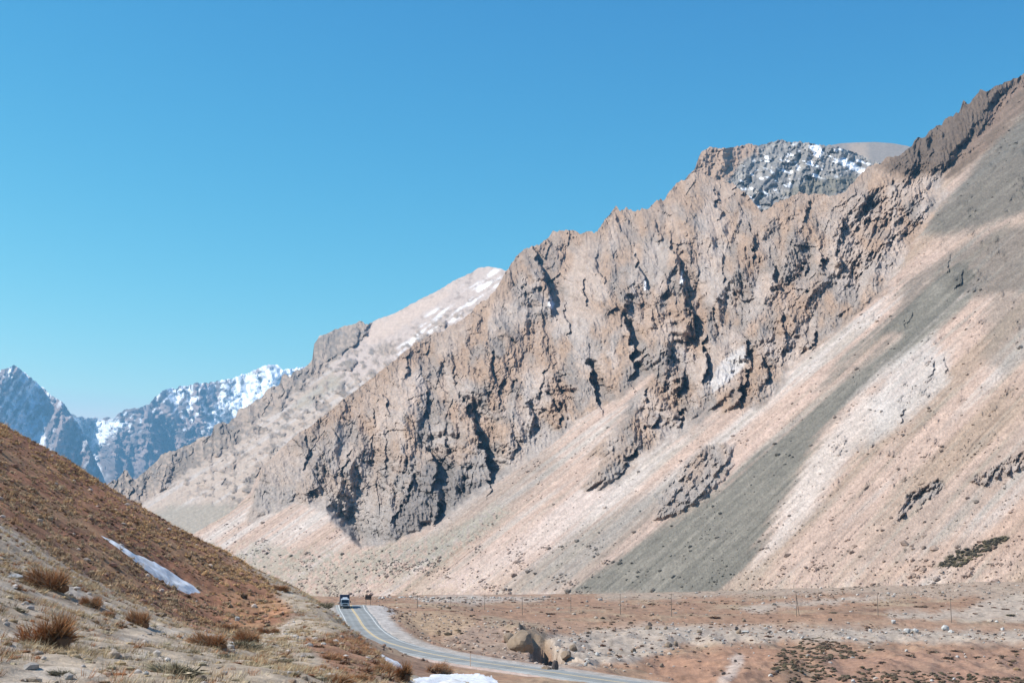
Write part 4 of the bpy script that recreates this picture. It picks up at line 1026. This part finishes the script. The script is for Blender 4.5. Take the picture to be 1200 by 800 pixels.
band = np.maximum(pmask(q[0], q[1], [(880, 702), (1060, 690), (1300, 672), (1300, 694), (1060, 702), (900, 708)], 5), pmask(q[0], q[1], [(440, 702), (660, 692), (660, 700), (540, 706)], 4))
g = np.random.default_rng(532); k_ = g.uniform(0, 1, len(p)) < .15 + .85 * band
stones(p[k_], .2, 1.1, [(.40, .37, .34), (.36, .30, .25), (.26, .19, .15)], 533, pw=3)
p = scatter_polar(1800, -.12, .03, 240, 420, 535); q = pix(p[:, 0], p[:, 1], p[:, 2])
rd = np.min(np.hypot(p[:, None, 0] - RC[None, ::6, 0], p[:, None, 1] - RC[None, ::6, 1]), 1); p = p[rd > 9]
stones(p, .08, .5, [(.40, .33, .28), (.30, .19, .14), (.2, .14, .11)], 536)
me = make_mesh("loose_stones", *join(stn), M_stone)
link("loose_stones", me, kind="stuff", label="small loose stones scattered over slopes and gravel terrace", category="stones")

# fallen blocks on the scree slopes
g = np.random.default_rng(621)
W_ = (1 - np.clip(SCREE["rock"] * 2, 0, 1)) * (.08 + sstep(.0, .5, fbm(SCREE["PX"] / 34, SCREE["PY"] / 26, 622, 3))) * (1 - .7 * SCREE["gm"]) * (.25 + sstep(600, 690, SCREE["PY"])) * (SCREE["PX"] < 1212)
W_[-12:] = 0
W_ = W_.ravel() / W_.sum()
ii = g.choice(W_.size, 5200, p=W_)
a_, e_ = ae(SCREE["PX"].ravel()[ii], SCREE["PY"].ravel()[ii]); t_ = SCREE["T"].ravel()[ii]
p = np.stack([a_ * t_, t_, e_ * t_], -1); N = len(p)
sz = np.clip(np.exp(g.normal(-.6, .5, N)), .25, 2.2)
cs = SCREE["C"].reshape(-1, 3)[ii] * g.uniform(.55, 1.1, (N, 1))
me = make_mesh("fallen_blocks", *lumps(p, np.stack([sz * g.uniform(.8, 1.4, N), sz, sz * g.uniform(.5, .9, N)], -1), cs, ICO1, .3, 623, .3), M_stone)
link("fallen_blocks", me, kind="stuff", label="fallen rock blocks scattered over the scree slopes", category="rocks")
VP = pmask(SCREE["PX"], SCREE["PY"], [(1098, 664), (1112, 652), (1140, 640), (1172, 628), (1184, 630), (1150, 650), (1125, 664)], 2).ravel()
ii = g.choice(VP.size, 210, p=VP / VP.sum())
a_, e_ = ae(SCREE["PX"].ravel()[ii], SCREE["PY"].ravel()[ii]); t_ = SCREE["T"].ravel()[ii]
p = np.stack([a_ * t_, t_, e_ * t_], -1); N = len(p); sz = g.uniform(.5, 1.3, N)
cs = np.where((g.uniform(0, 1, N) < .7)[:, None], rgb(.085, .07, .045), rgb(.14, .115, .06)) * g.uniform(.7, 1.2, (N, 1))
me = make_mesh("slope_scrub", *join([blades(p, sz * 1.3, sz * .9, 10, np.full(N, .3), cs, seed=624, r0=.8), lumps(p, np.stack([sz, sz, sz * .5], -1), cs * .8, ICO1, .3, 625, .3)]), M_grass)
link("slope_scrub", me, kind="stuff", label="dark scrub patch low on the right-hand scree slope", category="scrub")

# low dark heath on the lower right slope and plain
p = scatter_polar(9000, .12, .42, 250, 430, 541, .9); q = pix(p[:, 0], p[:, 1], p[:, 2])
HEATH = [[(905, 770), (935, 752), (960, 747), (1000, 757), (1022, 760), (1000, 768), (970, 775), (945, 782), (925, 790), (905, 785)], [(920, 805), (925, 790), (960, 780), (985, 783), (960, 805)],
         [(1000, 810), (1010, 788), (1060, 786), (1130, 790), (1200, 794), (1260, 795), (1260, 812)], [(975, 800), (1000, 785), (1030, 780), (1010, 795)]]
wqx = q[0] + 5 * noise(q[0] / 12, q[1] / 5, 542); wqy = q[1] + 3 * noise(q[0] / 10, q[1] / 4, 543)
m = np.maximum.reduce([pmask(wqx, wqy, h, 2) for h in HEATH]) > .5
p = p[m]; N = len(p); g = np.random.default_rng(544); sz = g.uniform(.25, .6, N)
ch = np.where((g.uniform(0, 1, N) < .6)[:, None], rgb(.105, .085, .05), rgb(.16, .105, .07)) * g.uniform(.7, 1.3, (N, 1))
me = make_mesh("heath", *join([blades(p, sz * 1.5, sz * .8, 14, np.full(N, .12), ch, seed=545, r0=.8), lumps(p, np.stack([sz * 1.1, sz * 1.1, sz * .5], -1), ch * .7, ICO1, .3, 546, .3)]), M_grass)
link("heath", me, kind="stuff", label="low dark brown heath matting the lower slope right of the gully", category="heath")

p = scatter_polar(13000, -.1, .42, 250, 730, 581, .8); q = pix(p[:, 0], p[:, 1], p[:, 2])
g = np.random.default_rng(582)
rd = np.min(np.hypot(p[:, None, 0] - RC[None, ::6, 0], p[:, None, 1] - RC[None, ::6, 1]), 1)
k_ = (g.uniform(0, 1, len(p)) < .75 * sstep(-.05, .45, fbm(p[:, 0] / 18, p[:, 1] / 45, 583, 3))) & (rd > 9)
p = p[k_]; N = len(p); sz = np.clip(np.exp(g.normal(-1.35, .5, N)), .1, .9)
cs = np.array([(.20, .12, .08), (.14, .09, .06), (.28, .19, .11), (.11, .08, .05)])[g.integers(0, 4, N)] * g.uniform(.7, 1.2, (N, 1))
me = make_mesh("low_scrub", *join([blades(p, sz * 1.6, sz * .9, 8, np.full(N, .10), cs, seed=584, r0=.8), lumps(p, np.stack([sz * 1.1, sz * 1.1, sz * .55], -1), cs * .7, ICO1, .3, 585, .35)]), M_grass)
link("low_scrub", me, kind="stuff", label="tiny brown scrub tufts dotted over plain and terrace", category="scrub")

# shrub meshes shared by the individual shrubs
def shrub_mesh(name, n, col_tip, col_base, seed, flat=.7, w=.018, lump=True):
    g = np.random.default_rng(seed)
    th = g.uniform(0, 2 * np.pi, n); ph = np.arccos(g.uniform(0, 1, n) ** .8)
    d = np.stack([np.sin(ph) * np.cos(th), np.sin(ph) * np.sin(th), np.cos(ph) * flat], -1)
    nl = 7
    cen = np.stack([g.uniform(-.55, .6, nl), g.uniform(-.5, .5, nl), g.uniform(.0, .28, nl) * flat], -1); rad = g.uniform(.28, .62, nl)
    k = g.integers(0, nl, n)
    r = g.uniform(.5, 1.0, n) * rad[k]
    st = cen[k] * g.uniform(.3, 1.0, (n, 1)) + d * (r * g.uniform(.05, .5, n))[:, None] + g.normal(0, .04, (n, 3)); st[:, 2] = np.maximum(st[:, 2], 0)
    tp_ = cen[k] + d * r[:, None] + g.normal(0, .07, (n, 3)) + np.array([.16, 0, .05]) * g.uniform(0, 1, (n, 1)); tp_[:, 2] = np.maximum(tp_[:, 2], .02)
    wv = np.cross(d, g.normal(0, 1, (n, 3))); wv /= np.linalg.norm(wv, axis=1)[:, None] + 1e-9
    V = np.stack([st - wv * w, st + wv * w, tp_], 1).reshape(-1, 3)
    c = np.stack([np.broadcast_to(col_base, (n, 3)), np.broadcast_to(col_base, (n, 3)), np.broadcast_to(col_tip, (n, 3))], 1) * g.uniform(.65, 1.25, (n, 1, 1))
    dead = g.uniform(0, 1, n) < .18; c[dead] = rgb(.40, .33, .24) * g.uniform(.6, 1.2, (dead.sum(), 1, 1))
    lst = [(V, np.arange(3 * n).reshape(-1, 3), c.reshape(-1, 3))]
    if lump:
        lst.append(lumps(cen * [1, 1, .3], np.stack([rad * .42, rad * .42, rad * .3 * flat], -1), np.broadcast_to(col_base, (nl, 3)) * 1.0, ICO1, .3, seed, .4))
    return make_mesh(name, *join(lst), M_grass)
OR_T, OR_B = rgb(.55, .26, .11), rgb(.13, .075, .045)
SH = {"orange": [shrub_mesh("orange_shrub", 2000, OR_T, OR_B, s_, .8, .012) for s_ in (1, 2, 3)],
      "dark": [shrub_mesh("dark_shrub", 260, rgb(.15, .10, .065), rgb(.075, .05, .035), s_, .5, .05) for s_ in (4, 5, 6)],
      "rust": [shrub_mesh("rust_shrub", 320, rgb(.26, .12, .07), rgb(.10, .055, .04), s_, .55, .045) for s_ in (7, 8, 9)],
      "grey": [shrub_mesh("grey_shrub", 600, rgb(.30, .26, .17), rgb(.09, .075, .05), s_, .6, .025) for s_ in (10, 11)]}
g = np.random.default_rng(551)
def shrub(kind, p, wdt, hgt, label, group, name):
    o = link(name, SH[kind][int(g.integers(0, len(SH[kind])))])
    o.location = (p[0], p[1], p[2] - .04); o.scale = (wdt / 2, wdt / 2 * g.uniform(.8, 1.1), hgt); o.rotation_euler = (0, 0, g.uniform(0, 6.28))
    o["label"] = label; o["category"] = "shrub"; o["group"] = group
    return o
FG = [  # px, py of the foot, width px, height px
    ("orange", 56, 758, 66, 40, "large rust-orange twiggy bush rising from pale grass beside bare gravel"), ("orange", 108, 710, 26, 16, "bright orange shrub on the grassy slope below the snow strip"),
    ("orange", 60, 691, 44, 30, "tall rust-brown bush at the foot of the red hillside"), ("orange", 165, 733, 26, 22, "brown twiggy bush above the pale bare slab"),
    ("orange", 250, 757, 42, 20, "flaming orange low bush at the toe of the red hillside"), ("orange", 290, 752, 30, 16, "orange-brown bush beside the grey straw clump"),
    ("grey", 285, 760, 34, 16, "grey straw-like shrub clump beside the orange bush"), ("grey", 205, 790, 56, 24, "broad straw-coloured shrub on the near stony ground"),
    ("orange", 470, 795, 30, 20, "orange bush between the two roadside snow patches"), ("orange", 513, 789, 26, 14, "thin orange twigs sprouting behind the snow bank"), ("grey", 75, 790, 26, 12, "flat dark grey shrub on near gravel"),
    ("orange", 395, 802, 30, 18, "rust bush low on the red bank"), ("rust", 425, 786, 20, 10, "dark red shrub on the red bank"), ("rust", 440, 778, 14, 9, "small red shrub near the edge of the bank"), ("rust", 372, 758, 14, 8, "dark red shrub at the top of the red bank"),
    ("orange", 330, 692, 22, 9, "dark red shrub on the earthen berm"), ("grey", 380, 711, 16, 9, "grey round shrub at the verge just below the crest"), ("dark", 142, 735, 16, 10, "small blackish shrub beside the bare slab")]
for px, py, w_, h2, kind in [(382, 752, 14, 8, "rust"), (398, 757, 16, 8, "rust"), (415, 765, 16, 9, "rust"), (408, 778, 18, 9, "rust"), (388, 772, 16, 8, "orange"), (432, 768, 12, 7, "rust"), (446, 786, 18, 11, "orange"), (455, 796, 16, 10, "rust"),
                             (376, 785, 16, 8, "orange"), (418, 796, 18, 9, "orange"), (362, 770, 12, 6, "grey"), (435, 797, 16, 9, "rust")]:
    FG.append((kind, px, py, w_, h2, {"rust": "dark red twiggy shrub growing on the red roadside bank", "orange": "orange twiggy shrub growing on the red roadside bank", "grey": "grey shrub at the upper edge of the red bank"}[kind]))
for px, py, w_, h2, kind in [(318, 742, 18, 9, "orange"), (270, 770, 20, 9, "grey"), (225, 765, 18, 8, "grey"), (130, 760, 14, 8, "grey"), (20, 715, 16, 9, "grey"), (330, 775, 18, 8, "grey"), (128, 722, 18, 9, "orange"), (20, 690, 14, 8, "orange"), (345, 790, 16, 8, "grey"), (268, 738, 22, 10, "orange")]:
    FG.append((kind, px, py, w_, h2, {"orange": "small rust bush in the grass below the red hillside", "grey": "low straw-grey shrub among the dry foreground grass"}[kind]))
for kind, px, py, w_, h2, lab in FG:
    q = hit(px, py)[0]
    if np.isnan(q[0]): continue
    shrub(kind, q, 1.75 * w_ / F * q[1], 1.9 * h2 / F * q[1], lab, "bushes in the foreground", "bush")
HS = [(285, 700, 16, 20), (252, 720, 10, 14), (262, 738, 10, 10), (40, 550, 9, 6), (38, 563, 10, 7), (70, 556, 12, 5), (118, 586, 11, 9), (62, 545, 8, 5), (85, 570, 9, 5), (20, 575, 8, 5), (130, 610, 9, 7), (120, 615, 10, 6), (175, 640, 9, 6), (200, 655, 8, 6),
      (15, 520, 7, 5), (60, 600, 9, 6), (150, 640, 9, 5), (90, 640, 9, 6), (210, 712, 11, 8), (185, 700, 10, 7), (235, 700, 9, 7), (270, 690, 8, 6), (230, 655, 8, 5), (160, 610, 8, 5)]
for px, py, w_, h2 in HS:
    q = hit(px, py)[0]
    if np.isnan(q[0]): continue
    shrub("dark", q, w_ / F * q[1], h2 / F * q[1], "small dark shrub growing on the red tussock hillside", "dark shrubs on the red hillside", "hillside_shrub")
PL = [(1078, 711, 22, 6, "dark"), (1095, 712, 10, 3, "dark"), (1104, 710, 8, 4, "dark"), (1100, 721, 6, 3, "dark"), (1127, 716, 9, 4, "rust"), (1142, 719, 9, 4, "rust"), (1112, 714, 7, 4, "rust"), (1130, 703, 5, 4, "dark"), (1151, 701, 6, 3, "dark"), (1160, 700, 5, 3, "dark"), (1185, 696, 7, 3, "dark"),
      (1150, 710, 12, 5, "rust"), (1165, 712, 12, 5, "rust"), (1178, 714, 14, 6, "rust"), (1186, 721, 20, 6, "grey"), (1140, 708, 8, 4, "rust"), (1160, 706, 8, 4, "rust"), (977, 707, 7, 3, "rust"), (988, 704, 5, 3, "rust"), (1012, 703, 7, 3, "rust"), (976, 718, 14, 5, "grey"), (991, 721, 7, 3, "dark"),
      (850, 707, 8, 4, "rust"), (908, 702, 5, 3, "dark"), (912, 711, 8, 4, "rust"), (803, 706, 6, 4, "rust"), (826, 705, 14, 4, "dark"), (847, 704, 8, 4, "rust"), (765, 708, 16, 5, "rust"), (745, 712, 14, 4, "rust"), (835, 724, 28, 8, "rust"), (855, 720, 10, 4, "rust"), (770, 726, 12, 3, "rust"), (700, 712, 22, 5, "rust"), (715, 714, 12, 3, "dark"), (645, 719, 20, 5, "rust"), (634, 717, 8, 4, "rust"),
      (655, 736, 12, 6, "dark"), (650, 729, 7, 4, "dark"), (690, 742, 12, 8, "dark"), (702, 737, 14, 8, "dark"), (688, 745, 8, 6, "dark"), (718, 739, 10, 6, "rust"), (706, 757, 14, 9, "rust"), (715, 762, 9, 8, "rust"), (727, 770, 12, 10, "rust"), (732, 778, 9, 6, "rust"), (752, 757, 9, 6, "rust"), (758, 748, 6, 5, "rust"), (765, 760, 8, 8, "rust"), (790, 742, 9, 5, "rust"),
      (820, 748, 14, 6, "rust"), (845, 750, 16, 5, "rust"), (900, 746, 18, 7, "rust"), (880, 750, 10, 5, "rust"), (770, 770, 8, 7, "rust"), (805, 757, 8, 5, "rust"), (830, 766, 6, 7, "rust"), (1065, 768, 22, 7, "dark"), (1094, 764, 22, 7, "dark"), (1112, 771, 26, 7, "dark"), (1120, 762, 22, 4, "dark"), (1139, 760, 6, 5, "dark"), (1146, 770, 20, 6, "dark"), (1190, 763, 14, 6, "dark"),
      (1175, 769, 18, 6, "dark"), (1184, 775, 16, 5, "dark"), (1034, 776, 14, 6, "dark"), (1032, 761, 22, 6, "dark"), (1010, 771, 22, 6, "dark"), (1170, 777, 8, 4, "dark"), (980, 742, 9, 3, "dark"), (470, 722, 10, 5, "dark"), (460, 724, 6, 4, "dark"), (530, 716, 12, 4, "rust"), (505, 720, 8, 4, "rust"), (545, 712, 8, 3, "rust"), (560, 710, 8, 4, "rust"),
      (590, 706, 6, 3, "rust"), (580, 742, 12, 4, "dark"), (596, 740, 9, 5, "dark"), (600, 703, 12, 5, "rust"), (618, 703, 12, 5, "rust"), (610, 760, 6, 4, "dark"), (538, 754, 6, 4, "dark"), (560, 752, 6, 4, "dark"), (515, 744, 5, 4, "dark"), (633, 685, 8, 4, "dark"), (682, 706, 8, 5, "rust"), (668, 704, 8, 4, "rust"), (950, 786, 14, 8, "rust"), (935, 780, 16, 8, "rust"), (960, 795, 12, 8, "dark")]
def place(q, px, py):
    if q[1] > 470: return ("on the flat orange plain around the utility poles", "on the flat plain") if py > 700 else ("at the foot of the scree slopes", "at the foot of the scree")
    if px < 640: return ("on the earth mound between road bend and gully", "on the earth mound")
    if q[1] > 415: return ("on the pale stony edge of the terrace", "on the terrace edge")
    if px < 860: return ("on the slope between the gully and the pale washed streak", "on the gully slope")
    return ("on the red slope below the terrace beside the heath", "on the red slope")
KW = {"dark": "dark brown", "rust": "rust-red", "grey": "grey-green rounded"}
def plain_shrub(kind, q, px, py, wm, hm):
    pl_, gr = place(q, px, py)
    sz_ = "wide flat" if wm > 3.2 else ("mid-sized" if wm > 1.5 else "small")
    shrub(kind, q, wm, hm, sz_ + " " + KW[kind] + " shrub " + pl_, kind + " shrubs " + gr, "shrub")
for px, py, w_, h2, kind in PL:
    q = hit(px, py, 225)[0]
    if np.isnan(q[0]): continue
    plain_shrub(kind, q, px, py, w_ / F * q[1], h2 / F * q[1])
cnt = 0
pr = scatter_polar(700, -.09, .40, 300, 720, 561, .9)
for q in pr:
    qx, qy = pix(q[0], q[1], q[2])
    rd = np.min(np.hypot(q[0] - RC[:, 0], q[1] - RC[:, 1]))
    if abs(qx - 431) < 9 and qy < 714: continue
    if rd < 10 or noise(q[0] / 30, q[1] / 60, 562) < .02 or cnt >= 150: continue
    kind = ["rust", "rust", "dark"][cnt % 3]; cnt += 1
    w_ = g.uniform(.6, 2.0)
    plain_shrub(kind, q, qx, qy, w_, w_ * g.uniform(.35, .55))

# boulders one can pick out
def boulder_mesh(name, seed, col):
    g_ = np.random.default_rng(seed); V, Fq = ICO3
    n_ = g_.normal(0, 1, (9, 3)); n_ /= np.linalg.norm(n_, axis=1)[:, None]
    V = V.copy()
    for k in range(9):                                   # cut flat facets
        dd = V @ n_[k]; lim = g_.uniform(.55, .85); V -= np.maximum(dd - lim, 0)[:, None] * n_[k]
    V *= (1 + .10 * fbm(V[:, 0] * 2.3 + seed, V[:, 1] * 2.3 + V[:, 2] * 1.9, seed, 3) + g_.uniform(-.025, .025, len(V)))[:, None]
    return make_mesh(name, V, Fq, np.broadcast_to(col, V.shape) * g_.uniform(.85, 1.1, (len(V), 1)), M_stone)
BM = {"white": [boulder_mesh("pale_boulder", s_, rgb(.44, .43, .415)) for s_ in (1, 2, 3)], "dark": [boulder_mesh("dark_boulder", s_, rgb(.09, .075, .07)) for s_ in (4, 5)], "tan": [boulder_mesh("tan_boulder", s_, rgb(.235, .178, .132)) for s_ in (6, 7)]}
BO = [(1047, 730, 6, 5, "white"), (1063, 741, 9, 6, "white"), (1073, 741, 7, 6, "white"), (1108, 738, 8, 7, "white"), (1114, 741, 6, 4, "white"), (1175, 738, 5, 4, "white"), (1168, 729, 4, 3, "white"), (995, 748, 5, 3, "white"), (872, 728, 5, 4, "tan"), (863, 738, 5, 5, "dark"), (973, 727, 5, 4, "dark"), (762, 733, 6, 5, "dark"),
      (866, 742, 7, 6, "tan"), (902, 741, 6, 3, "dark"), (1147, 740, 4, 3, "dark"), (1166, 744, 4, 3, "dark"), (874, 741, 10, 3, "white"), (925, 740, 6, 3, "white"), (1020, 740, 5, 4, "white"), (780, 737, 6, 4, "tan"), (792, 756, 6, 6, "tan"), (784, 758, 9, 7, "tan"), (742, 764, 7, 6, "tan"), (760, 737, 8, 5, "tan"), (820, 741, 6, 4, "tan"),
      (700, 768, 6, 5, "white"), (686, 780, 5, 5, "white"), (775, 781, 6, 5, "tan"), (862, 775, 4, 3, "dark"), (848, 790, 5, 4, "dark"), (911, 788, 5, 4, "dark"), (1118, 796, 4, 3, "white"), (1092, 798, 5, 3, "white"), (1000, 799, 5, 4, "white"), (1062, 763, 4, 3, "white"), (890, 759, 4, 4, "tan"), (940, 748, 4, 3, "white")]
LB = {"white": "pale whitish", "dark": "small dark", "tan": "tan weathered"}
def boulder(q, w_, h2, kind, lab, grp):
    o = link("boulder", BM[kind][int(g.integers(0, len(BM[kind])))])
    o.location = (q[0], q[1], q[2] + h2 * .3); o.scale = (w_ * .55, w_ * .5, h2 * .62); o.rotation_euler = (0, 0, g.uniform(0, 6.28))
    o["label"] = lab; o["category"] = "boulder"
    if grp: o["group"] = grp
for px, py, w_, h2, kind in BO:
    q = hit(px, py, 225)[0]
    if np.isnan(q[0]): continue
    pl_, gr = place(q, px, py)
    boulder(q, w_ / F * q[1], h2 / F * q[1], kind, LB[kind] + " boulder " + pl_, kind + " boulders " + gr)
q = hit(651, 786, 225)[0]
boulder(q, 8.5 / F * q[1], 14 / F * q[1], "dark", "tall dark boulder standing between the road edge and the gully mouth", None)
for px, py, w_, h2, lab in [(611, 762, 32, 26, "large rounded tan boulder forming the left lip of the gully"), (596, 752, 18, 12, "brown rounded boulder behind the large one at the gully"), (664, 772, 16, 11, "tan boulder at the right lip of the gully mouth"), (672, 762, 10, 8, "smaller tan boulder above the gully's right lip"), (640, 786, 12, 7, "low tan boulder at the road edge beside the tall dark one")]:
    q = hit(px, py, 225)[0]
    if not np.isnan(q[0]): boulder(q, w_ / F * q[1], h2 / F * q[1], "tan", lab, None)
NB = [(228, 792, 9, 7, "white", "pale rounded stone on the near gravel"), (172, 790, 8, 5, "white", "flat white stone among the near straw grass"), (235, 798, 14, 8, "tan", "reddish stone beside the pale rounded one"), (278, 727, 6, 6, "white", "white stone at the toe of the red hillside"), (15, 678, 22, 7, "white", "pale flat slab at the foot of the red hillside"), (188, 722, 18, 5, "tan", "light grey slab stone below the red slope")]
for px, py, w_, h2, kind, lab in NB:
    q = hit(px, py)[0]
    if not np.isnan(q[0]): boulder(q, w_ / F * q[1], h2 / F * q[1], kind, lab, None)

# snow patches lying on the ground
def snow_mat():
    m, n, l, b = new_mat("old_snow")
    tc = n.new("ShaderNodeTexCoord"); t = n.new("ShaderNodeTexNoise"); t.inputs["Scale"].default_value = 1.3; t.inputs["Detail"].default_value = 6
    l.new(tc.outputs["Object"], t.inputs["Vector"])
    r = n.new("ShaderNodeValToRGB"); r.color_ramp.elements[0].position = .3; r.color_ramp.elements[1].position = .6
    r.color_ramp.elements[0].color = (.46, .44, .42, 1); r.color_ramp.elements[1].color = (.70, .72, .76, 1)
    l.new(t.outputs["Fac"], r.inputs[0]); l.new(r.outputs[0], b.inputs["Base Color"]); b.inputs["Roughness"].default_value = .6
    bp = n.new("ShaderNodeBump"); bp.inputs["Distance"].default_value = .08; l.new(t.outputs["Fac"], bp.inputs["Height"]); l.new(bp.outputs[0], b.inputs["Normal"])
    return m
M_snow = snow_mat()
def snow_patch(poly, thick, label, step=.8, y0=12.0, y1=900.0):
    p_ = np.asarray(poly, float)
    W = hit(p_[:, 0], p_[:, 1], y0, y1); W = W[~np.isnan(W[:, 0])]
    if len(W) < 4: return
    ps = np.stack([W[:, 0], W[:, 1]], -1)
    ext = ps.max(0) - ps.min(0); n1_ = 70; n2_ = 70
    gx_, gy_ = np.meshgrid(np.linspace(ps[:, 0].min(), ps[:, 0].max(), n1_), np.linspace(ps[:, 1].min(), ps[:, 1].max(), n2_))
    sc_ = 100.0 / max(ext)
    sd = poly_sd((gx_ + .03 * ext[0] * fbm(gx_ * .9, gy_ * .9, 571, 3)) * sc_, (gy_ + .03 * ext[1] * fbm(gx_ * .9, gy_ * .9, 572, 3)) * sc_, ps * sc_) / sc_
    Z = height(gx_.ravel(), gy_.ravel()).reshape(gx_.shape) + thick * np.clip(sd / (thick * 4), -1, 1) * 1.0 + .03 * noise(gx_ * 2, gy_ * 2, 573)
    keep = (sd > -thick * 1.5)
    f = grid_faces(n2_, n1_)
    f = f[keep.ravel()[f].all(1)][:, ::-1]
    used = np.unique(f); mp_ = np.full(gx_.size, -1); mp_[used] = np.arange(len(used))
    Vv = np.stack([gx_.ravel(), gy_.ravel(), Z.ravel()], -1)[used]
    ctr = Vv.mean(0); me = make_mesh("snow_patch", Vv - ctr, mp_[f], None, M_snow, True)
    if len(me.polygons) and me.polygons[0].normal.z < 0: me.flip_normals()
    o = link("snow_patch", me, label=label, category="snow patch", group="snow patches"); o.location = ctr
snow_patch(SNOWP1, .16, "long thin snow strip slanting across the red hillside")
snow_patch([(442, 763), (452, 768), (470, 777), (474, 783), (462, 792), (452, 800), (452, 782), (446, 772)], .22, "narrow snow patch in the ditch between red bank and road", y0=75)
snow_patch([(478, 806), (484, 795), (505, 790), (530, 789), (560, 791), (576, 792), (584, 800), (584, 808)], .35, "rounded snow bank in front of the pink gravel verge")

# ------------------------------------------------------------------ haze
def haze():
    x0, x1, y0, y1, z0, z1 = -11000, 11000, -300, 22000, -70, 2750
    V = np.array([(x, y, z) for z in (z0, z1) for y in (y0, y1) for x in (x0, x1)], float)
    Fc = np.array([(0, 2, 3, 1), (4, 5, 7, 6), (0, 1, 5, 4), (2, 6, 7, 3), (0, 4, 6, 2), (1, 3, 7, 5)])
    m = bpy.data.materials.new("haze_air"); m.use_nodes = True
    n = m.node_tree.nodes; n.remove(n["Principled BSDF"])
    v = n.new("ShaderNodeVolumePrincipled"); v.inputs["Density"].default_value = 0.00005
    v.inputs["Color"].default_value = (.26, .62, 1.0, 1); v.inputs["Anisotropy"].default_value = 0.1
    m.node_tree.links.new(v.outputs[0], n["Material Output"].inputs["Volume"])
    link("haze", make_mesh("haze", V, Fc, mat=m), kind="stuff", label="pale blue haze filling the valley air")
haze()
